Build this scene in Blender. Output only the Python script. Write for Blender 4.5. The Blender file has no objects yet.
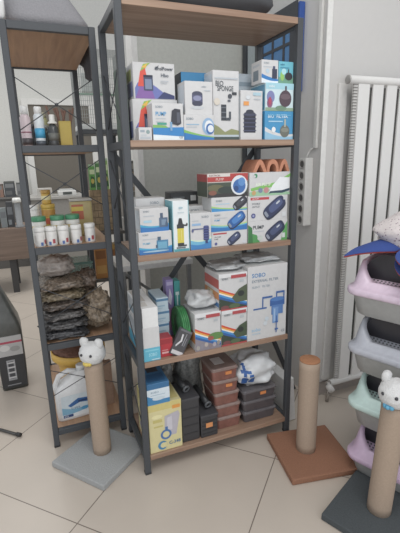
import bpy, bmesh, math, random
from mathutils import Vector, Matrix, noise
random.seed(7)
S = bpy.context.scene
COL = S.collection
PI = math.pi

# ------------------------------------------------------------------ materials
def lin(h):
    h = h.lstrip('#')
    c = [int(h[i:i+2], 16) / 255 for i in (0, 2, 4)]
    c = [x / 12.92 if x <= .04045 else ((x + .055) / 1.055) ** 2.4 for x in c]
    y = .21*c[0] + .71*c[1] + .08*c[2]                      # greyed, blacks lifted: a hazy veil put into every colour
    return [.010 + .97*(.90*x + .10*y) for x in c]
MATS = {}
def mat(hexc, rough=.5, bump=0.0, scale=60, vary=.05, metal=0.0, alpha=1.0, trans=0.0, spec=.5):
    key = (hexc, rough, bump, scale, vary, metal, alpha, trans, spec)
    if key in MATS: return MATS[key]
    m = bpy.data.materials.new('m_' + hexc.strip('#')); m.use_nodes = True
    nt = m.node_tree; b = nt.nodes['Principled BSDF']
    c = lin(hexc)
    tc = nt.nodes.new('ShaderNodeTexCoord')
    n = nt.nodes.new('ShaderNodeTexNoise'); n.inputs['Scale'].default_value = scale; n.inputs['Detail'].default_value = 3
    nt.links.new(tc.outputs['Object'], n.inputs['Vector'])
    r = nt.nodes.new('ShaderNodeValToRGB')
    r.color_ramp.elements[0].position = .3; r.color_ramp.elements[1].position = .7
    r.color_ramp.elements[0].color = [max(0, x * (1 - vary)) for x in c] + [1]
    r.color_ramp.elements[1].color = [min(1, x * (1 + vary)) for x in c] + [1]
    nt.links.new(n.outputs['Fac'], r.inputs['Fac']); nt.links.new(r.outputs['Color'], b.inputs['Base Color'])
    b.inputs['Roughness'].default_value = rough; b.inputs['Metallic'].default_value = metal
    b.inputs['Alpha'].default_value = alpha; b.inputs['Transmission Weight'].default_value = trans
    b.inputs['Specular IOR Level'].default_value = spec
    if bump:
        bp = nt.nodes.new('ShaderNodeBump'); bp.inputs['Strength'].default_value = bump; bp.inputs['Distance'].default_value = .01
        nt.links.new(n.outputs['Fac'], bp.inputs['Height']); nt.links.new(bp.outputs['Normal'], b.inputs['Normal'])
    MATS[key] = m
    return m
def wood(name, c1, c2, axis=0, rough=.45):
    if name in MATS: return MATS[name]
    m = bpy.data.materials.new(name); m.use_nodes = True
    nt = m.node_tree; b = nt.nodes['Principled BSDF']
    tc = nt.nodes.new('ShaderNodeTexCoord'); mp = nt.nodes.new('ShaderNodeMapping')
    sc = [40, 40, 40]; sc[axis] = 2.2
    mp.inputs['Scale'].default_value = sc
    n = nt.nodes.new('ShaderNodeTexNoise'); n.inputs['Scale'].default_value = 1.0; n.inputs['Detail'].default_value = 6; n.inputs['Distortion'].default_value = .6
    r = nt.nodes.new('ShaderNodeValToRGB')
    r.color_ramp.elements[0].position = .32; r.color_ramp.elements[1].position = .68
    r.color_ramp.elements[0].color = lin(c1) + [1]; r.color_ramp.elements[1].color = lin(c2) + [1]
    L = nt.links.new
    L(tc.outputs['Object'], mp.inputs['Vector']); L(mp.outputs['Vector'], n.inputs['Vector'])
    L(n.outputs['Fac'], r.inputs['Fac']); L(r.outputs['Color'], b.inputs['Base Color'])
    b.inputs['Roughness'].default_value = rough
    MATS[name] = m
    return m
def floor_mat():
    m = bpy.data.materials.new('floor_tiles'); m.use_nodes = True
    nt = m.node_tree; b = nt.nodes['Principled BSDF']; L = nt.links.new
    tc = nt.nodes.new('ShaderNodeTexCoord'); mp = nt.nodes.new('ShaderNodeMapping')
    mp.inputs['Rotation'].default_value = (0, 0, PI / 4)
    L(tc.outputs['Object'], mp.inputs['Vector'])
    br = nt.nodes.new('ShaderNodeTexBrick'); br.offset = 0; br.squash = 1
    br.inputs['Scale'].default_value = 1; br.inputs['Brick Width'].default_value = .6; br.inputs['Row Height'].default_value = .6
    br.inputs['Mortar Size'].default_value = .0022; br.inputs['Mortar Smooth'].default_value = .2
    br.inputs['Color1'].default_value = lin('#c5b9ab') + [1]; br.inputs['Color2'].default_value = lin('#c8bcae') + [1]
    br.inputs['Mortar'].default_value = lin('#75695f') + [1]
    L(mp.outputs['Vector'], br.inputs['Vector'])
    n = nt.nodes.new('ShaderNodeTexNoise'); n.inputs['Scale'].default_value = 5; n.inputs['Detail'].default_value = 5
    L(tc.outputs['Object'], n.inputs['Vector'])
    mx = nt.nodes.new('ShaderNodeMixRGB'); mx.blend_type = 'MULTIPLY'; mx.inputs['Fac'].default_value = .12
    L(br.outputs['Color'], mx.inputs['Color1']); L(n.outputs['Fac'], mx.inputs['Color2'])
    L(mx.outputs['Color'], b.inputs['Base Color'])
    b.inputs['Roughness'].default_value = .38
    return m

# ------------------------------------------------------------------ mesh builder
class MB:
    def __init__(s): s.bm = bmesh.new(); s.mats = []
    def mi(s, m):
        if m not in s.mats: s.mats.append(m)
        return s.mats.index(m)
    def face(s, pts, m, smooth=False):
        f = s.bm.faces.new([s.bm.verts.new(p) for p in pts]); f.material_index = s.mi(m); f.smooth = smooth
        return f
    def box(s, lo, hi, m, bevel=0, M=None, seg=2):
        d = bmesh.ops.create_cube(s.bm, size=1)
        vs = d['verts']; c = [(a + b) / 2 for a, b in zip(lo, hi)]; z = [b - a for a, b in zip(lo, hi)]
        for v in vs: v.co = Vector([v.co[i] * z[i] + c[i] for i in range(3)])
        fs = set(f for v in vs for f in v.link_faces)
        if bevel:
            es = set(e for v in vs for e in v.link_edges)
            r = bmesh.ops.bevel(s.bm, geom=list(es), offset=bevel, segments=seg, affect='EDGES', profile=.6)
            fs = set(r['faces']) | set(f for f in fs if f.is_valid)
            vs = list(set(v for f in fs for v in f.verts))
        k = s.mi(m)
        for f in fs: f.material_index = k
        if M: bmesh.ops.transform(s.bm, matrix=M, verts=vs)
        return s
    def rings(s, rings, m, closed=True, cap0=True, cap1=True, smooth=True):
        R = [[s.bm.verts.new(p) for p in r] for r in rings]; k = s.mi(m); n = len(R[0])
        for a, b in zip(R, R[1:]):
            for i in range(n if closed else n - 1):
                j = (i + 1) % n
                f = s.bm.faces.new((a[i], a[j], b[j], b[i])); f.material_index = k; f.smooth = smooth
        if cap0: f = s.bm.faces.new(R[0][::-1]); f.material_index = k
        if cap1: f = s.bm.faces.new(R[-1]); f.material_index = k
        return s
    def lathe(s, prof, m, c=(0, 0, 0), n=28, cap0=True, cap1=True, M=None):
        rg = []
        for r, z in prof:
            ring = [Vector((c[0] + r * math.cos(2*PI*i/n), c[1] + r * math.sin(2*PI*i/n), c[2] + z)) for i in range(n)]
            if M: ring = [M @ p for p in ring]
            rg.append(ring)
        return s.rings(rg, m, True, cap0, cap1)
    def tube(s, pts, r, m, n=10, caps=True):
        pts = [Vector(p) for p in pts]; rg = []; up0 = None
        for i, p in enumerate(pts):
            t = (pts[min(i+1, len(pts)-1)] - pts[max(i-1, 0)]).normalized()
            if up0 is None: up0 = t.orthogonal().normalized()
            up0 = (up0 - t * up0.dot(t)).normalized(); w = t.cross(up0)
            rr = r[i] if isinstance(r, (list, tuple)) else r
            rg.append([p + up0 * rr * math.cos(2*PI*k/n) + w * rr * math.sin(2*PI*k/n) for k in range(n)])
        return s.rings(rg, m, True, caps, caps)
    def bar(s, a, b, w, h, m):            # rectangular bar between two points
        a = Vector(a); b = Vector(b); t = (b - a).normalized()
        u = t.cross(Vector((0, 1, 0)));
        if u.length < .05: u = t.cross(Vector((0, 0, 1)))
        u.normalize(); v = t.cross(u)
        q = [u*w/2 + v*h/2, -u*w/2 + v*h/2, -u*w/2 - v*h/2, u*w/2 - v*h/2]
        return s.rings([[a + x for x in q], [b + x for x in q]], m, smooth=False)
    def prism(s, poly, y0, y1, m, hole=None):   # poly in x,z extruded along y; optional hole with the same count
        k = s.mi(m); n = len(poly)
        A = [s.bm.verts.new((x, y0, z)) for x, z in poly]; B = [s.bm.verts.new((x, y1, z)) for x, z in poly]
        def q(*v): f = s.bm.faces.new(v); f.material_index = k
        for i in range(n): j = (i+1) % n; q(A[i], B[i], B[j], A[j])
        if hole:
            C = [s.bm.verts.new((x, y0, z)) for x, z in hole]; D = [s.bm.verts.new((x, y1, z)) for x, z in hole]
            for i in range(n):
                j = (i+1) % n; q(C[i], C[j], D[j], D[i]); q(A[i], A[j], C[j], C[i]); q(B[i], D[i], D[j], B[j])
        else: q(*A); q(*B[::-1])
        return s
    def blob(s, c, size, m, seed=0, crumple=.1, freq=2.0, nu=36, nv=22, e=.5, ez=.6, M=None, smooth=True, fine=0, ffreq=9):
        # rounded, creased pillow or bag shape
        def sp(v, p): return math.copysign(abs(v) ** p, v)
        rg = []
        for j in range(nv + 1):
            ph = -PI/2 + PI * j / nv; ring = []
            for i in range(nu):
                th = 2*PI*i/nu
                d = Vector((sp(math.cos(ph), ez) * sp(math.cos(th), e), sp(math.cos(ph), ez) * sp(math.sin(th), e), sp(math.sin(ph), ez)))
                q = d * freq + Vector((seed * 7.3, seed * 3.1, seed))
                k = 1 + crumple * noise.noise(q) + fine * (abs(noise.noise(q * ffreq)) * 2 - .5)
                p = Vector((d.x * size[0]/2 * k, d.y * size[1]/2 * k, d.z * size[2]/2 * (k if d.z > 0 else 1))) + Vector(c)
                ring.append(M @ p if M else p)
            rg.append(ring)
        return s.rings(rg, m, True, True, True, smooth)
    def build(s, name, parent=None, loc=(0, 0, 0), rotz=0):
        bmesh.ops.remove_doubles(s.bm, verts=s.bm.verts, dist=1e-6)
        me = bpy.data.meshes.new(name); s.bm.to_mesh(me); s.bm.free()
        for m in s.mats: me.materials.append(m)
        o = bpy.data.objects.new(name, me); COL.objects.link(o)
        o.location = loc; o.rotation_euler = (0, 0, rotz)
        if parent: o.parent = parent
        return o
def tag(o, label, cat, group=None, kind=None):
    o['label'] = label; o['category'] = cat
    if group: o['group'] = group
    if kind: o['kind'] = kind
    return o
def struct(o): o['kind'] = 'structure'; return o
def thing(name, label, cat, loc=(0, 0, 0), rotz=0, group=None):
    o = bpy.data.objects.new(name, None); COL.objects.link(o); o.empty_display_size = .05
    o.location = loc; o.rotation_euler = (0, 0, rotz)
    return tag(o, label, cat, group)
def dup(root, loc, label, rotz=None, cat=None):
    r = root.copy(); COL.objects.link(r); r.location = loc; r['label'] = label
    if rotz is not None: r.rotation_euler = (0, 0, rotz)
    for ch in list(root.children):
        c = ch.copy(); COL.objects.link(c); c.parent = r
        for g in ch.children:
            d = g.copy(); COL.objects.link(d); d.parent = c
    return r
TXT = {}
def text_geo(body):
    if body in TXT: return TXT[body]
    cu = bpy.data.curves.new('t', 'FONT'); cu.body = body; cu.size = 1; cu.offset = .018; cu.resolution_u = 2
    o = bpy.data.objects.new('t', cu); COL.objects.link(o)
    bpy.context.view_layer.update()
    me = bpy.data.meshes.new_from_object(o.evaluated_get(bpy.context.evaluated_depsgraph_get()))
    V = [v.co.copy() for v in me.vertices]; F = [list(p.vertices) for p in me.polygons]
    x0 = min(v.x for v in V); x1 = max(v.x for v in V); y0 = min(v.y for v in V); y1 = max(v.y for v in V)
    V = [((v.x - x0) / (y1 - y0), (v.y - y0) / (y1 - y0)) for v in V]
    bpy.data.objects.remove(o); bpy.data.meshes.remove(me); bpy.data.curves.remove(cu)
    TXT[body] = (V, F, (x1 - x0) / (y1 - y0)); return TXT[body]
def paint(mb, P, w, h, art, rough=.45):
    """printed artwork on a face: P(a, b, off) maps metres on the face to a point"""
    for i, a in enumerate(art):
        off = .0003 + .00018 * i
        k = a[0]; m = mat(a[-1], rough, vary=.03)
        if k == 'r': u0, v0, u1, v1 = a[1:5]; pts = [(u0, v0), (u1, v0), (u1, v1), (u0, v1)]
        elif k == 'p': pts = a[1]
        elif k == 'e': pts = [(a[1] + a[3]*math.cos(2*PI*t/20), a[2] + a[4]*math.sin(2*PI*t/20)) for t in range(20)]
        elif k == 'c': pts = [(a[1] + a[3]*h/w*math.cos(2*PI*t/20), a[2] + a[3]*math.sin(2*PI*t/20)) for t in range(20)]
        elif k == 'w':                                         # wavy band: base v, left v, mid v, right v
            b, l, c, r = a[1:5]; n = 10
            pts = [(t/n, b[0] + (b[1]-b[0])*t/n) for t in range(n+1)]
            pts += [(t/n, l*(1-t/n)**2 + 2*c*(t/n)*(1-t/n) + r*(t/n)**2) for t in range(n, -1, -1)]
        elif k == 't':                                         # u, v, height, text, maximum width
            u, v, hh, body, mw = a[1:6]
            V, F, wd = text_geo(body); sy = hh * h; sx = min(sy, mw * w / wd)
            vs = [mb.bm.verts.new(P(u*w + x*sx, v*h + y*sy, off)) for x, y in V]; mi = mb.mi(m)
            for f in F:
                try: mb.bm.faces.new([vs[q] for q in f]).material_index = mi
                except ValueError: pass
            continue
        mb.face([P(u*w, v*h, off) for u, v in pts], m)
def carton(name, label, x0, x1, y0, dep, z0, z1, body='#cfcfcf', front=(), left=(), top=(), yaw=0, cat='box', group=None, M=None, rough=.45, sidecol=None):
    w = x1 - x0; h = z1 - z0; mb = MB()
    mb.box((-w/2, 0, 0), (w/2, dep, h), mat(body, rough, vary=.03), .0012, seg=1)
    if sidecol:
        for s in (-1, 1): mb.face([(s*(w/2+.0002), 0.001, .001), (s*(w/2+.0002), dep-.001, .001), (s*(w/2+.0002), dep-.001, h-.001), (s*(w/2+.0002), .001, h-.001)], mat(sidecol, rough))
    paint(mb, lambda a, b, o: Vector((a - w/2, -o, b)), w, h, front, rough)
    paint(mb, lambda a, b, o: Vector((-w/2 - o, dep - a, b)), dep, h, left, rough)
    paint(mb, lambda a, b, o: Vector((a - w/2, b, h + o)), w, dep, top, rough)
    o = mb.build(name, None, ((x0+x1)/2, y0, z0), math.radians(yaw))
    if M: o.matrix_world = M
    return tag(o, label, cat, group)

# ------------------------------------------------------------------ camera
cam = bpy.data.cameras.new('camera'); co = bpy.data.objects.new('camera', cam); COL.objects.link(co)
cam.sensor_width = 36; cam.sensor_fit = 'AUTO'; cam.lens = 407.2214 * 36 / 533; cam.clip_start = .02
r_ = Vector((.92723155, -.37373554, -.02373584)); u_ = Vector((.11577289, .22579954, .96726998)); f_ = Vector((.35614363, .89963121, -.2526369))
co.matrix_world = Matrix(((r_.x, u_.x, -f_.x, -.3126), (r_.y, u_.y, -f_.y, -1.4543), (r_.z, u_.z, -f_.z, 1.2915), (0, 0, 0, 1)))
S.camera = co

# ------------------------------------------------------------------ the room
WALL = mat('#c9c7c4', .75, 0, 30, .01)
fl = MB(); o0 = (-.307, -.142)
fl.box((-3 - o0[0], -4 - o0[1], -.05), (3 - o0[0], 6 - o0[1], 0), floor_mat())
struct(fl.build('floor', None, (o0[0], o0[1], 0)))
struct(MB().box((-3, 5.0, 0), (3, 5.12, 4.4), mat('#d2d1cb', .8)).build('wall_far'))
struct(MB().box((.298, 1.0, 0), (1.1, 1.12, 3), mat('#c0c1b9', .7)).build('wall_back'))
struct(MB().box((.280, .992, 0), (.312, 1.128, 3), mat('#dcdbd7', .6)).build('trim_1'))
struct(MB().box((.98, .2, 0), (1.12, 1.0, 3), WALL).build('wall_right'))
struct(MB().box((1.12, .2, 0), (3, .34, 3), WALL).build('wall_front'))
struct(MB().box((.972, .192, 0), (1.0, .2, 3), mat('#dfdeda', .6), .003).build('trim_2'))
struct(MB().box((1.01, .188, 0), (3, .2, .075), mat('#968d86', .5)).build('baseboard_right'))
struct(MB().box((.962, .93, 0), (.98, .975, 2.6), mat('#3b3f45', .5)).build('trim_3'))
struct(MB().box((.968, .80, .4), (.98, .92, 2.5), mat('#a9b4b8', .3)).build('trim_4'))
# framed dark opening on the far wall
wn = MB(); wn.box((-.26, 4.93, .80), (.55, 4.995, 2.08), mat('#6e685e', .7))
wn = struct(wn.build('window_1'))
wf = MB(); WF = mat('#d9d8d3', .6)
wf.box((-.34, 4.9, .5), (-.26, 5.0, 2.16), WF, .004); wf.box((.55, 4.9, .5), (.63, 5.0, 2.16), WF, .004); wf.box((-.26, 4.9, 2.08), (.55, 5.0, 2.16), WF, .004)
wf.build('window_frame', wn)

# ------------------------------------------------------------------ racks
STEEL = mat('#42464b', .5, 0, 200, .05)
BOARD = wood('board_x', '#8b6c57', '#a78972', 0)
BOARDY = wood('board_y', '#a17c5e', '#bd9674', 1)
ZT = [.087, .518, .953, 1.363, 1.80]
def rack(label, ox, oy, W, D, long_axis):
    t = thing('storage_rack', label, 'shelf rack', (ox, oy, 0), 0, 'metal and wood storage racks')
    h = .0125
    for x in (0, W):
        for y in (0, D):
            MB().box((x-h, y-h, .004), (x+h, y+h, 1.80), STEEL, .002, seg=1).build('post', t)
            MB().box((x-h-.001, y-h-.001, 0), (x+h+.001, y+h+.001, .012), mat('#2a2c30', .6), .002, seg=1).build('foot', t)
    for z in ZT:
        for e in (0, 1):
            if long_axis == 0: lo, hi = (W*e-h+.002, h, z-.028), (W*e+h-.002, D-h, z)
            else: lo, hi = (h, D*e-h+.002, z-.028), (W-h, D*e+h-.002, z)
            MB().box(lo, hi, STEEL, .0015, seg=1).build('end_rail', t)
        a = MB()
        if long_axis == 0: a.box((h+.0005, -h+.002, z-.022), (W-h-.0005, D+h-.002, z), BOARD, .001, seg=1)
        else: a.box((-h+.002, h+.0005, z-.022), (W+h-.002, D-h-.0005, z), BOARDY, .001, seg=1)
        a.build('shelf', t)
    return t
def rod(t, a, b, name='cross_brace', r=.0022):
    MB().tube([a, b], r, mat('#3a3d42', .5), 8).build(name, t)
W, D = .692, .307
main = rack('tall wide metal rack with wooden shelves full of boxed aquarium gear', 0, 0, W, D, 0)
for a, b in (((0, 1.34), (W, .44)), ((W, 1.34), (0, .44))):
    k = 0 if a[0] == 0 else .004
    MB().bar((a[0], D+.017+k, a[1]), (b[0], D+.017+k, b[1]), .026, .003, STEEL).build('back_brace', main)
for zc in (1.52, 1.20, .68, .33):
    rod(main, (-.004, .01, zc+.1), (-.004, D-.01, zc-.1)); rod(main, (-.008, .01, zc-.1), (-.008, D-.01, zc+.1))
left = rack('narrow end-on metal rack with jars, bottles and bags, left of the wide rack', -.350, .34, .316, .69, 1)
for zc, hh in ((1.515, .105), (1.21, .10), (.70, .09), (.33, .07)):
    rod(left, (0, -.004, zc-hh), (.316, -.004, zc+hh), r=.0018); rod(left, (0, -.0085, zc+hh), (.316, -.0085, zc-hh), r=.0018)
    MB().lathe([(.004, -.002), (.007, -.002), (.007, .002), (.004, .002)], mat('#3a3d42', .5), n=12, M=Matrix.Translation((.158, -.006, zc)) @ Matrix.Rotation(PI/2, 4, 'X'), cap0=False, cap1=False).build('brace_ring', left)

# ------------------------------------------------------------------ boxes on the racks
BL = '#2f78bd'; TE = '#3fa9cf'; NV = '#333a5c'; GR = '#63b04e'; RD = '#c23b3f'; INK = '#3c4450'; LG = '#b9c0c6'; DK = '#3a3b40'; WH = '#d3d4d5'; PALE = '#d9e6ee'
G2, G3, G4, G5 = 'boxes on the second shelf', 'boxes on the middle shelf', 'boxes on the fourth shelf', 'boxes on the bottom shelf'
def wave(c1=BL, c2=TE, c3=GR, lo=.0):
    return [('w', (lo, lo), .38, .18, .40, c3), ('w', (lo, lo), .34, .14, .34, c2), ('w', (lo, lo), .24, .10, .28, c1)]
def rainbow(photo):
    a = [('w', (0, 0), .62, .42, .30, '#d8472f'), ('w', (0, 0), .57, .38, .25, '#e9a03a'), ('w', (0, 0), .52, .34, .20, '#ece9d8'), ('w', (0, 0), .48, .30, .16, '#3f8fd0'), ('w', (0, 0), .42, .24, .11, '#2f62a6'), ('w', (0, 0), .35, .18, .06, photo)]
    return a
crol = [('p', [(.03, .02), (.98, .02), (.98, .10), (.75, .16), (.55, .34), (.30, .52), (.10, .45), (.03, .3)], '#6f78b8'),
        ('p', [(.03, .02), (.5, .02), (.42, .3), (.15, .36)], '#8a63a8'), ('p', [(.55, .02), (.98, .02), (.98, .12), (.72, .22)], '#3d4470'),
        ('p', [(.10, .35), (.17, .75), (.28, .90), (.32, .62), (.24, .35)], '#e0533f'), ('p', [(.17, .75), (.25, .95), (.42, .99), (.28, .84)], '#8cba48'),
        ('p', [(.20, .86), (.34, .97), (.31, .84)], '#e8b73f'), ('r', .24, .24, .46, .62, '#47506a'), ('r', .27, .28, .43, .55, '#7c8aa6'), ('r', .24, .60, .46, .66, '#2b3044')]
carton('filter_box', 'white hang-on filter box with purple parrot artwork, stacked upper at left of second shelf', .058, .213, .08, .15, 1.509, 1.632,
       front=crol + [('t', .52, .80, .10, 'CrolPower', .44, INK), ('t', .66, .62, .10, 'Hbo', .2, '#55606c'), ('p', [(.5, .82), (.62, .94), (.58, .84)], INK), ('r', .64, .50, .84, .52, LG), ('r', .64, .45, .80, .47, LG)],
       left=[('r', .1, .1, .9, .5, '#7f86b0'), ('r', .2, .55, .8, .85, '#b8c07a')], group=G2)
carton('filter_box', 'parrot artwork filter box under its twin, behind the small white box', .050, .220, .08, .15, 1.363, 1.509,
       front=crol + [('t', .52, .82, .09, 'CrolPower', .40, INK)], left=[('r', .1, .1, .9, .5, '#5f6790'), ('r', .2, .55, .8, .85, '#a8a0b0')], group=G2)
carton('accessory_box', 'tiny white box with small dark print at the front left of the second shelf', .046, .093, -.004, .05, 1.363, 1.406,
       front=[('r', .12, .62, .45, .80, '#9aa6b0'), ('c', .7, .65, .16, '#8aa0a0'), ('r', .1, .12, .9, .28, LG), ('r', .15, .35, .6, .45, '#c0c6ca')], group=G2)
carton('pump_box', 'white pump box with black pump over a blue and green base stripe', .099, .213, 0, .07, 1.363, 1.487,
       front=[('r', 0, 0, 1, .16, '#e2ecf0'), ('p', [(0, .16), (1, .10), (1, .36), (0, .34)], '#2d86c8'), ('p', [(0, .34), (.45, .34), (1, .12), (1, .10), (0, .16)], '#2d86c8'), ('p', [(0, .34), (.5, .34), (.4, .40), (0, .42)], '#7fb85a'),
              ('t', .10, .87, .06, 'SOBO', .3, '#8a96a0'), ('t', .10, .66, .11, 'PUMP', .34, '#4f9ccf'), ('r', .10, .58, .42, .60, LG), ('r', .1, .5, .36, .52, LG), ('r', .14, .42, .44, .48, '#3f9f8a'),
              ('p', [(.58, .46), (.62, .80), (.72, .86), (.9, .84), (.92, .46), (.8, .40)], '#3a3c46'), ('r', .78, .48, .88, .76, '#575b68'), ('r', .55, .26, .62, .5, '#7aa7cc'), ('t', .84, .05, .07, 'CE', .12, '#7a828a')], group=G2)
carton('slim_box', 'slim dark green box on edge beside the left post of the second shelf', .016, .044, .12, .10, 1.363, 1.62, body='#5f6f63',
       front=[('r', .1, .05, .9, .5, '#3b4a48'), ('r', .15, .55, .85, .8, '#86956e'), ('r', .1, .85, .9, .95, '#b9c2b4')], group=G2)
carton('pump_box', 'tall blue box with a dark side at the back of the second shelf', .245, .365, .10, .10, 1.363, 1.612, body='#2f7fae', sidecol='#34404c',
       front=[('t', .12, .82, .06, 'sobo', .3, '#b8d6e4'), ('r', .1, .2, .9, .6, '#2a5f8a')], group=G2)
carton('filter_box', 'white box with dark internal filter picture on top of the blue swirl box', .225, .333, .01, .08, 1.451, 1.565,
       front=[('e', .44, .62, .19, .09, '#4a4d62'), ('r', .25, .34, .63, .60, '#585a78'), ('e', .44, .34, .19, .08, '#43465a'), ('e', .44, .50, .15, .08, '#8b8fae'), ('e', .44, .22, .24, .05, '#c4c8cc'), ('t', .6, .82, .06, 'sobo', .3, '#9aa4ac'), ('r', .68, .72, .92, .75, LG)],
       left=[('r', .1, .1, .9, .9, '#ccd4da')], group=G2)
carton('hose_box', 'low white box with blue swirl and green wave under the internal filter box', .216, .335, .005, .085, 1.363, 1.451,
       front=[('w', (0, 0), .42, .20, .14, '#7fbb5e'), ('w', (0, 0), .30, .16, .10, '#2c7cc0'), ('t', .08, .80, .09, 'SOBO', .3, '#7d8a94'), ('r', .08, .60, .5, .64, '#8fb5cf'), ('r', .08, .50, .42, .54, LG),
              ('e', .80, .55, .20, .34, '#8fb2d4'), ('e', .82, .55, .14, .24, '#e4e8ea'), ('e', .86, .45, .14, .22, '#3a6fb0'), ('e', .88, .46, .10, .15, '#dfe5ea')], group=G2)
carton('sponge_filter_box', 'tall white sponge filter box with grey planted strip along its bottom', .339, .446, .02, .10, 1.363, 1.608,
       front=[('r', 0, 0, 1, .10, '#4c5a58'), ('p', [(0, .08), (0, .24), (.2, .20), (.45, .12), (.7, .17), (1, .14), (1, .08)], '#8f9468'), ('r', 0, .05, 1, .08, '#b9c7cf'),
              ('t', .10, .78, .075, 'BIO', .3, '#4f565c'), ('t', .16, .71, .075, 'SPONGE', .62, '#4f565c'), ('r', .30, .29, .50, .52, '#3b4048'),
              ('r', .30, .33, .50, .345, '#6a7078'), ('r', .30, .40, .50, .415, '#6a7078'), ('r', .30, .47, .50, .485, '#6a7078'), ('r', .50, .29, .66, .33, '#4a5058'), ('r', .60, .31, .68, .42, '#4a5058'), ('c', .64, .64, .035, '#4b4f58'), ('r', .55, .56, .66, .59, '#5c6068'), ('r', .72, .66, .9, .70, '#3c4046'), ('c', .14, .56, .05, '#d5cdbf'), ('r', .06, .88, .94, .90, LG)],
       left=[('r', .1, .05, .9, .95, '#ccd3d8'), ('r', .2, .2, .8, .6, '#a9b3ba')], top=[('r', .03, .05, .97, .95, '#5d6468')], group=G2)
carton('sponge_filter_box', 'white box with black ribbed filter and an orange price sticker', .449, .543, .01, .08, 1.363, 1.542,
       front=[('r', .14, .15, .68, .52, '#333544'), ('e', .41, .53, .27, .05, '#44475a'), ('e', .41, .58, .18, .04, '#3a3d4c')] + [('r', .11, .18+.08*i, .71, .205+.08*i, '#4c5068') for i in range(5)] +
             [('r', .12, .70, .36, .78, '#e59a4a'), ('r', .55, .90, .92, .96, '#a9c9d6'), ('r', .58, .82, .9, .84, LG), ('e', .32, .86, .1, .04, '#d3d8dc')],
       left=[('r', .1, .05, .9, .9, '#ccd6dc')], group=G2)
carton('filter_box', 'grey and blue box standing behind the ribbed filter box', .50, .592, .14, .09, 1.363, 1.626, body='#b7c3cc',
       front=[('r', 0, .45, 1, .62, '#4f86ad'), ('r', .1, .70, .7, .76, '#7d8c98'), ('r', .1, .82, .9, .88, '#8fa0ac'), ('r', .1, .1, .9, .4, '#8ba5b8')], group=G2)
plant = [('e', .18, .50, .14, .22, '#7d84b4'), ('e', .15, .28, .10, .18, '#8f5f7e'), ('r', 0, 0, 1, .12, '#8aa58a'), ('e', .55, .1, .2, .10, '#6f8f77')]
carton('sponge_filter_box', 'blue box with grey round filter and white swoosh at bottom right of second shelf', .549, .678, 0, .12, 1.363, 1.470, body='#3a94c6',
       front=[('w', (0, 0), .45, .12, .20, WH), ('w', (0, 0), .30, .05, .12, '#8fc0dc'), ('t', .10, .76, .12, 'BIO', .22, '#d6e9f2'), ('t', .40, .76, .12, 'FILTER', .4, '#d6e9f2'), ('r', .12, .62, .62, .66, '#a8d0e4'),
              ('e', .70, .30, .17, .22, '#6c6f66'), ('e', .70, .34, .14, .08, '#84877c'), ('r', .67, .45, .73, .72, '#a9b0a4'), ('e', .3, .35, .07, .1, '#e6e9ea'), ('r', .08, .84, .9, .87, '#5fb0d6')],
       left=[('r', .1, .1, .9, .9, '#3a80ac')], group=G2)
carton('sponge_filter_box', 'pale aqua box with a reddish black round filter on the blue box', .550, .676, 0, .12, 1.470, 1.571, body='#c9dfe4',
       front=[('r', 0, .78, 1, 1, '#9fd0de')] + plant + [('t', .12, .84, .09, 'sobo', .3, '#e6f0f2'), ('e', .70, .45, .22, .30, '#54444e'), ('e', .70, .52, .18, .10, '#6b5a62'), ('r', .68, .72, .74, .9, '#5a5058'), ('e', .15, .35, .05, .15, '#b24a66')],
       left=[('r', .05, .05, .95, .95, '#5f9fc0')], group=G2)
carton('pump_box', 'small white box with black pump and blue wave, top of right stack', .536, .609, .008, .08, 1.571, 1.652,
       front=[('w', (0, 0), .40, .22, .18, '#2c7cc0'), ('w', (0, 0), .22, .06, .10, '#dfe8ee'), ('t', .12, .82, .08, 'SOBO', .5, '#8f9aa2'), ('r', .1, .68, .6, .72, LG), ('r', .62, .20, .92, .62, '#393f55'), ('r', .66, .62, .8, .74, '#4c5470'), ('c', .35, .52, .1, '#b7cddb')],
       left=[('r', .2, .15, .7, .6, '#6f7f8a'), ('r', .15, .75, .8, .85, LG)], group=G2)
carton('sponge_filter_box', 'small aqua box with black sponge filter at the top right corner', .611, .677, .008, .08, 1.571, 1.650, body='#63b9cc',
       front=[('r', 0, 0, 1, .30, '#6c9f86'), ('e', .25, .35, .14, .22, '#8fc25e'), ('e', .35, .55, .16, .14, '#a9dbe4'), ('t', .1, .82, .09, 'sobo', .4, '#2f6f92'), ('e', .68, .34, .26, .18, '#34323a'), ('r', .62, .5, .7, .66, '#3c3a44'), ('r', .1, .70, .7, .74, '#3f8fae')], group=G2)

# middle shelf
sob = ('t', .12, .84, .075, 'SOBO', .34, '#7f8a94')
carton('pump_box', 'large white box at the back left of the middle shelf', .044, .159, .10, .09, .953, 1.154, front=[('t', .48, .88, .05, 'SOBO', .4, '#7d8893'), ('t', .12, .78, .04, 'Aquarium', .5, '#98a2aa'), ('r', 0, 0, 1, .3, TE)], left=[('r', .1, .1, .9, .9, '#cfd6da')], group=G3)
carton('pump_box', 'white box with small grey blue pump, upper of two at left of middle shelf', .034, .144, .008, .08, 1.037, 1.124,
       front=wave()[1:] + [sob, ('r', .12, .66, .5, .70, LG), ('r', .12, .40, .40, .50, '#a9cfe0'), ('r', .66, .18, .96, .58, '#586e88'), ('r', .70, .58, .8, .78, '#4d6078'), ('r', .74, .26, .9, .50, '#7890a8'), ('e', .92, .3, .05, .12, '#4d6078')], left=[('r', .1, .1, .9, .9, '#cdd6dc')], group=G3)
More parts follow.
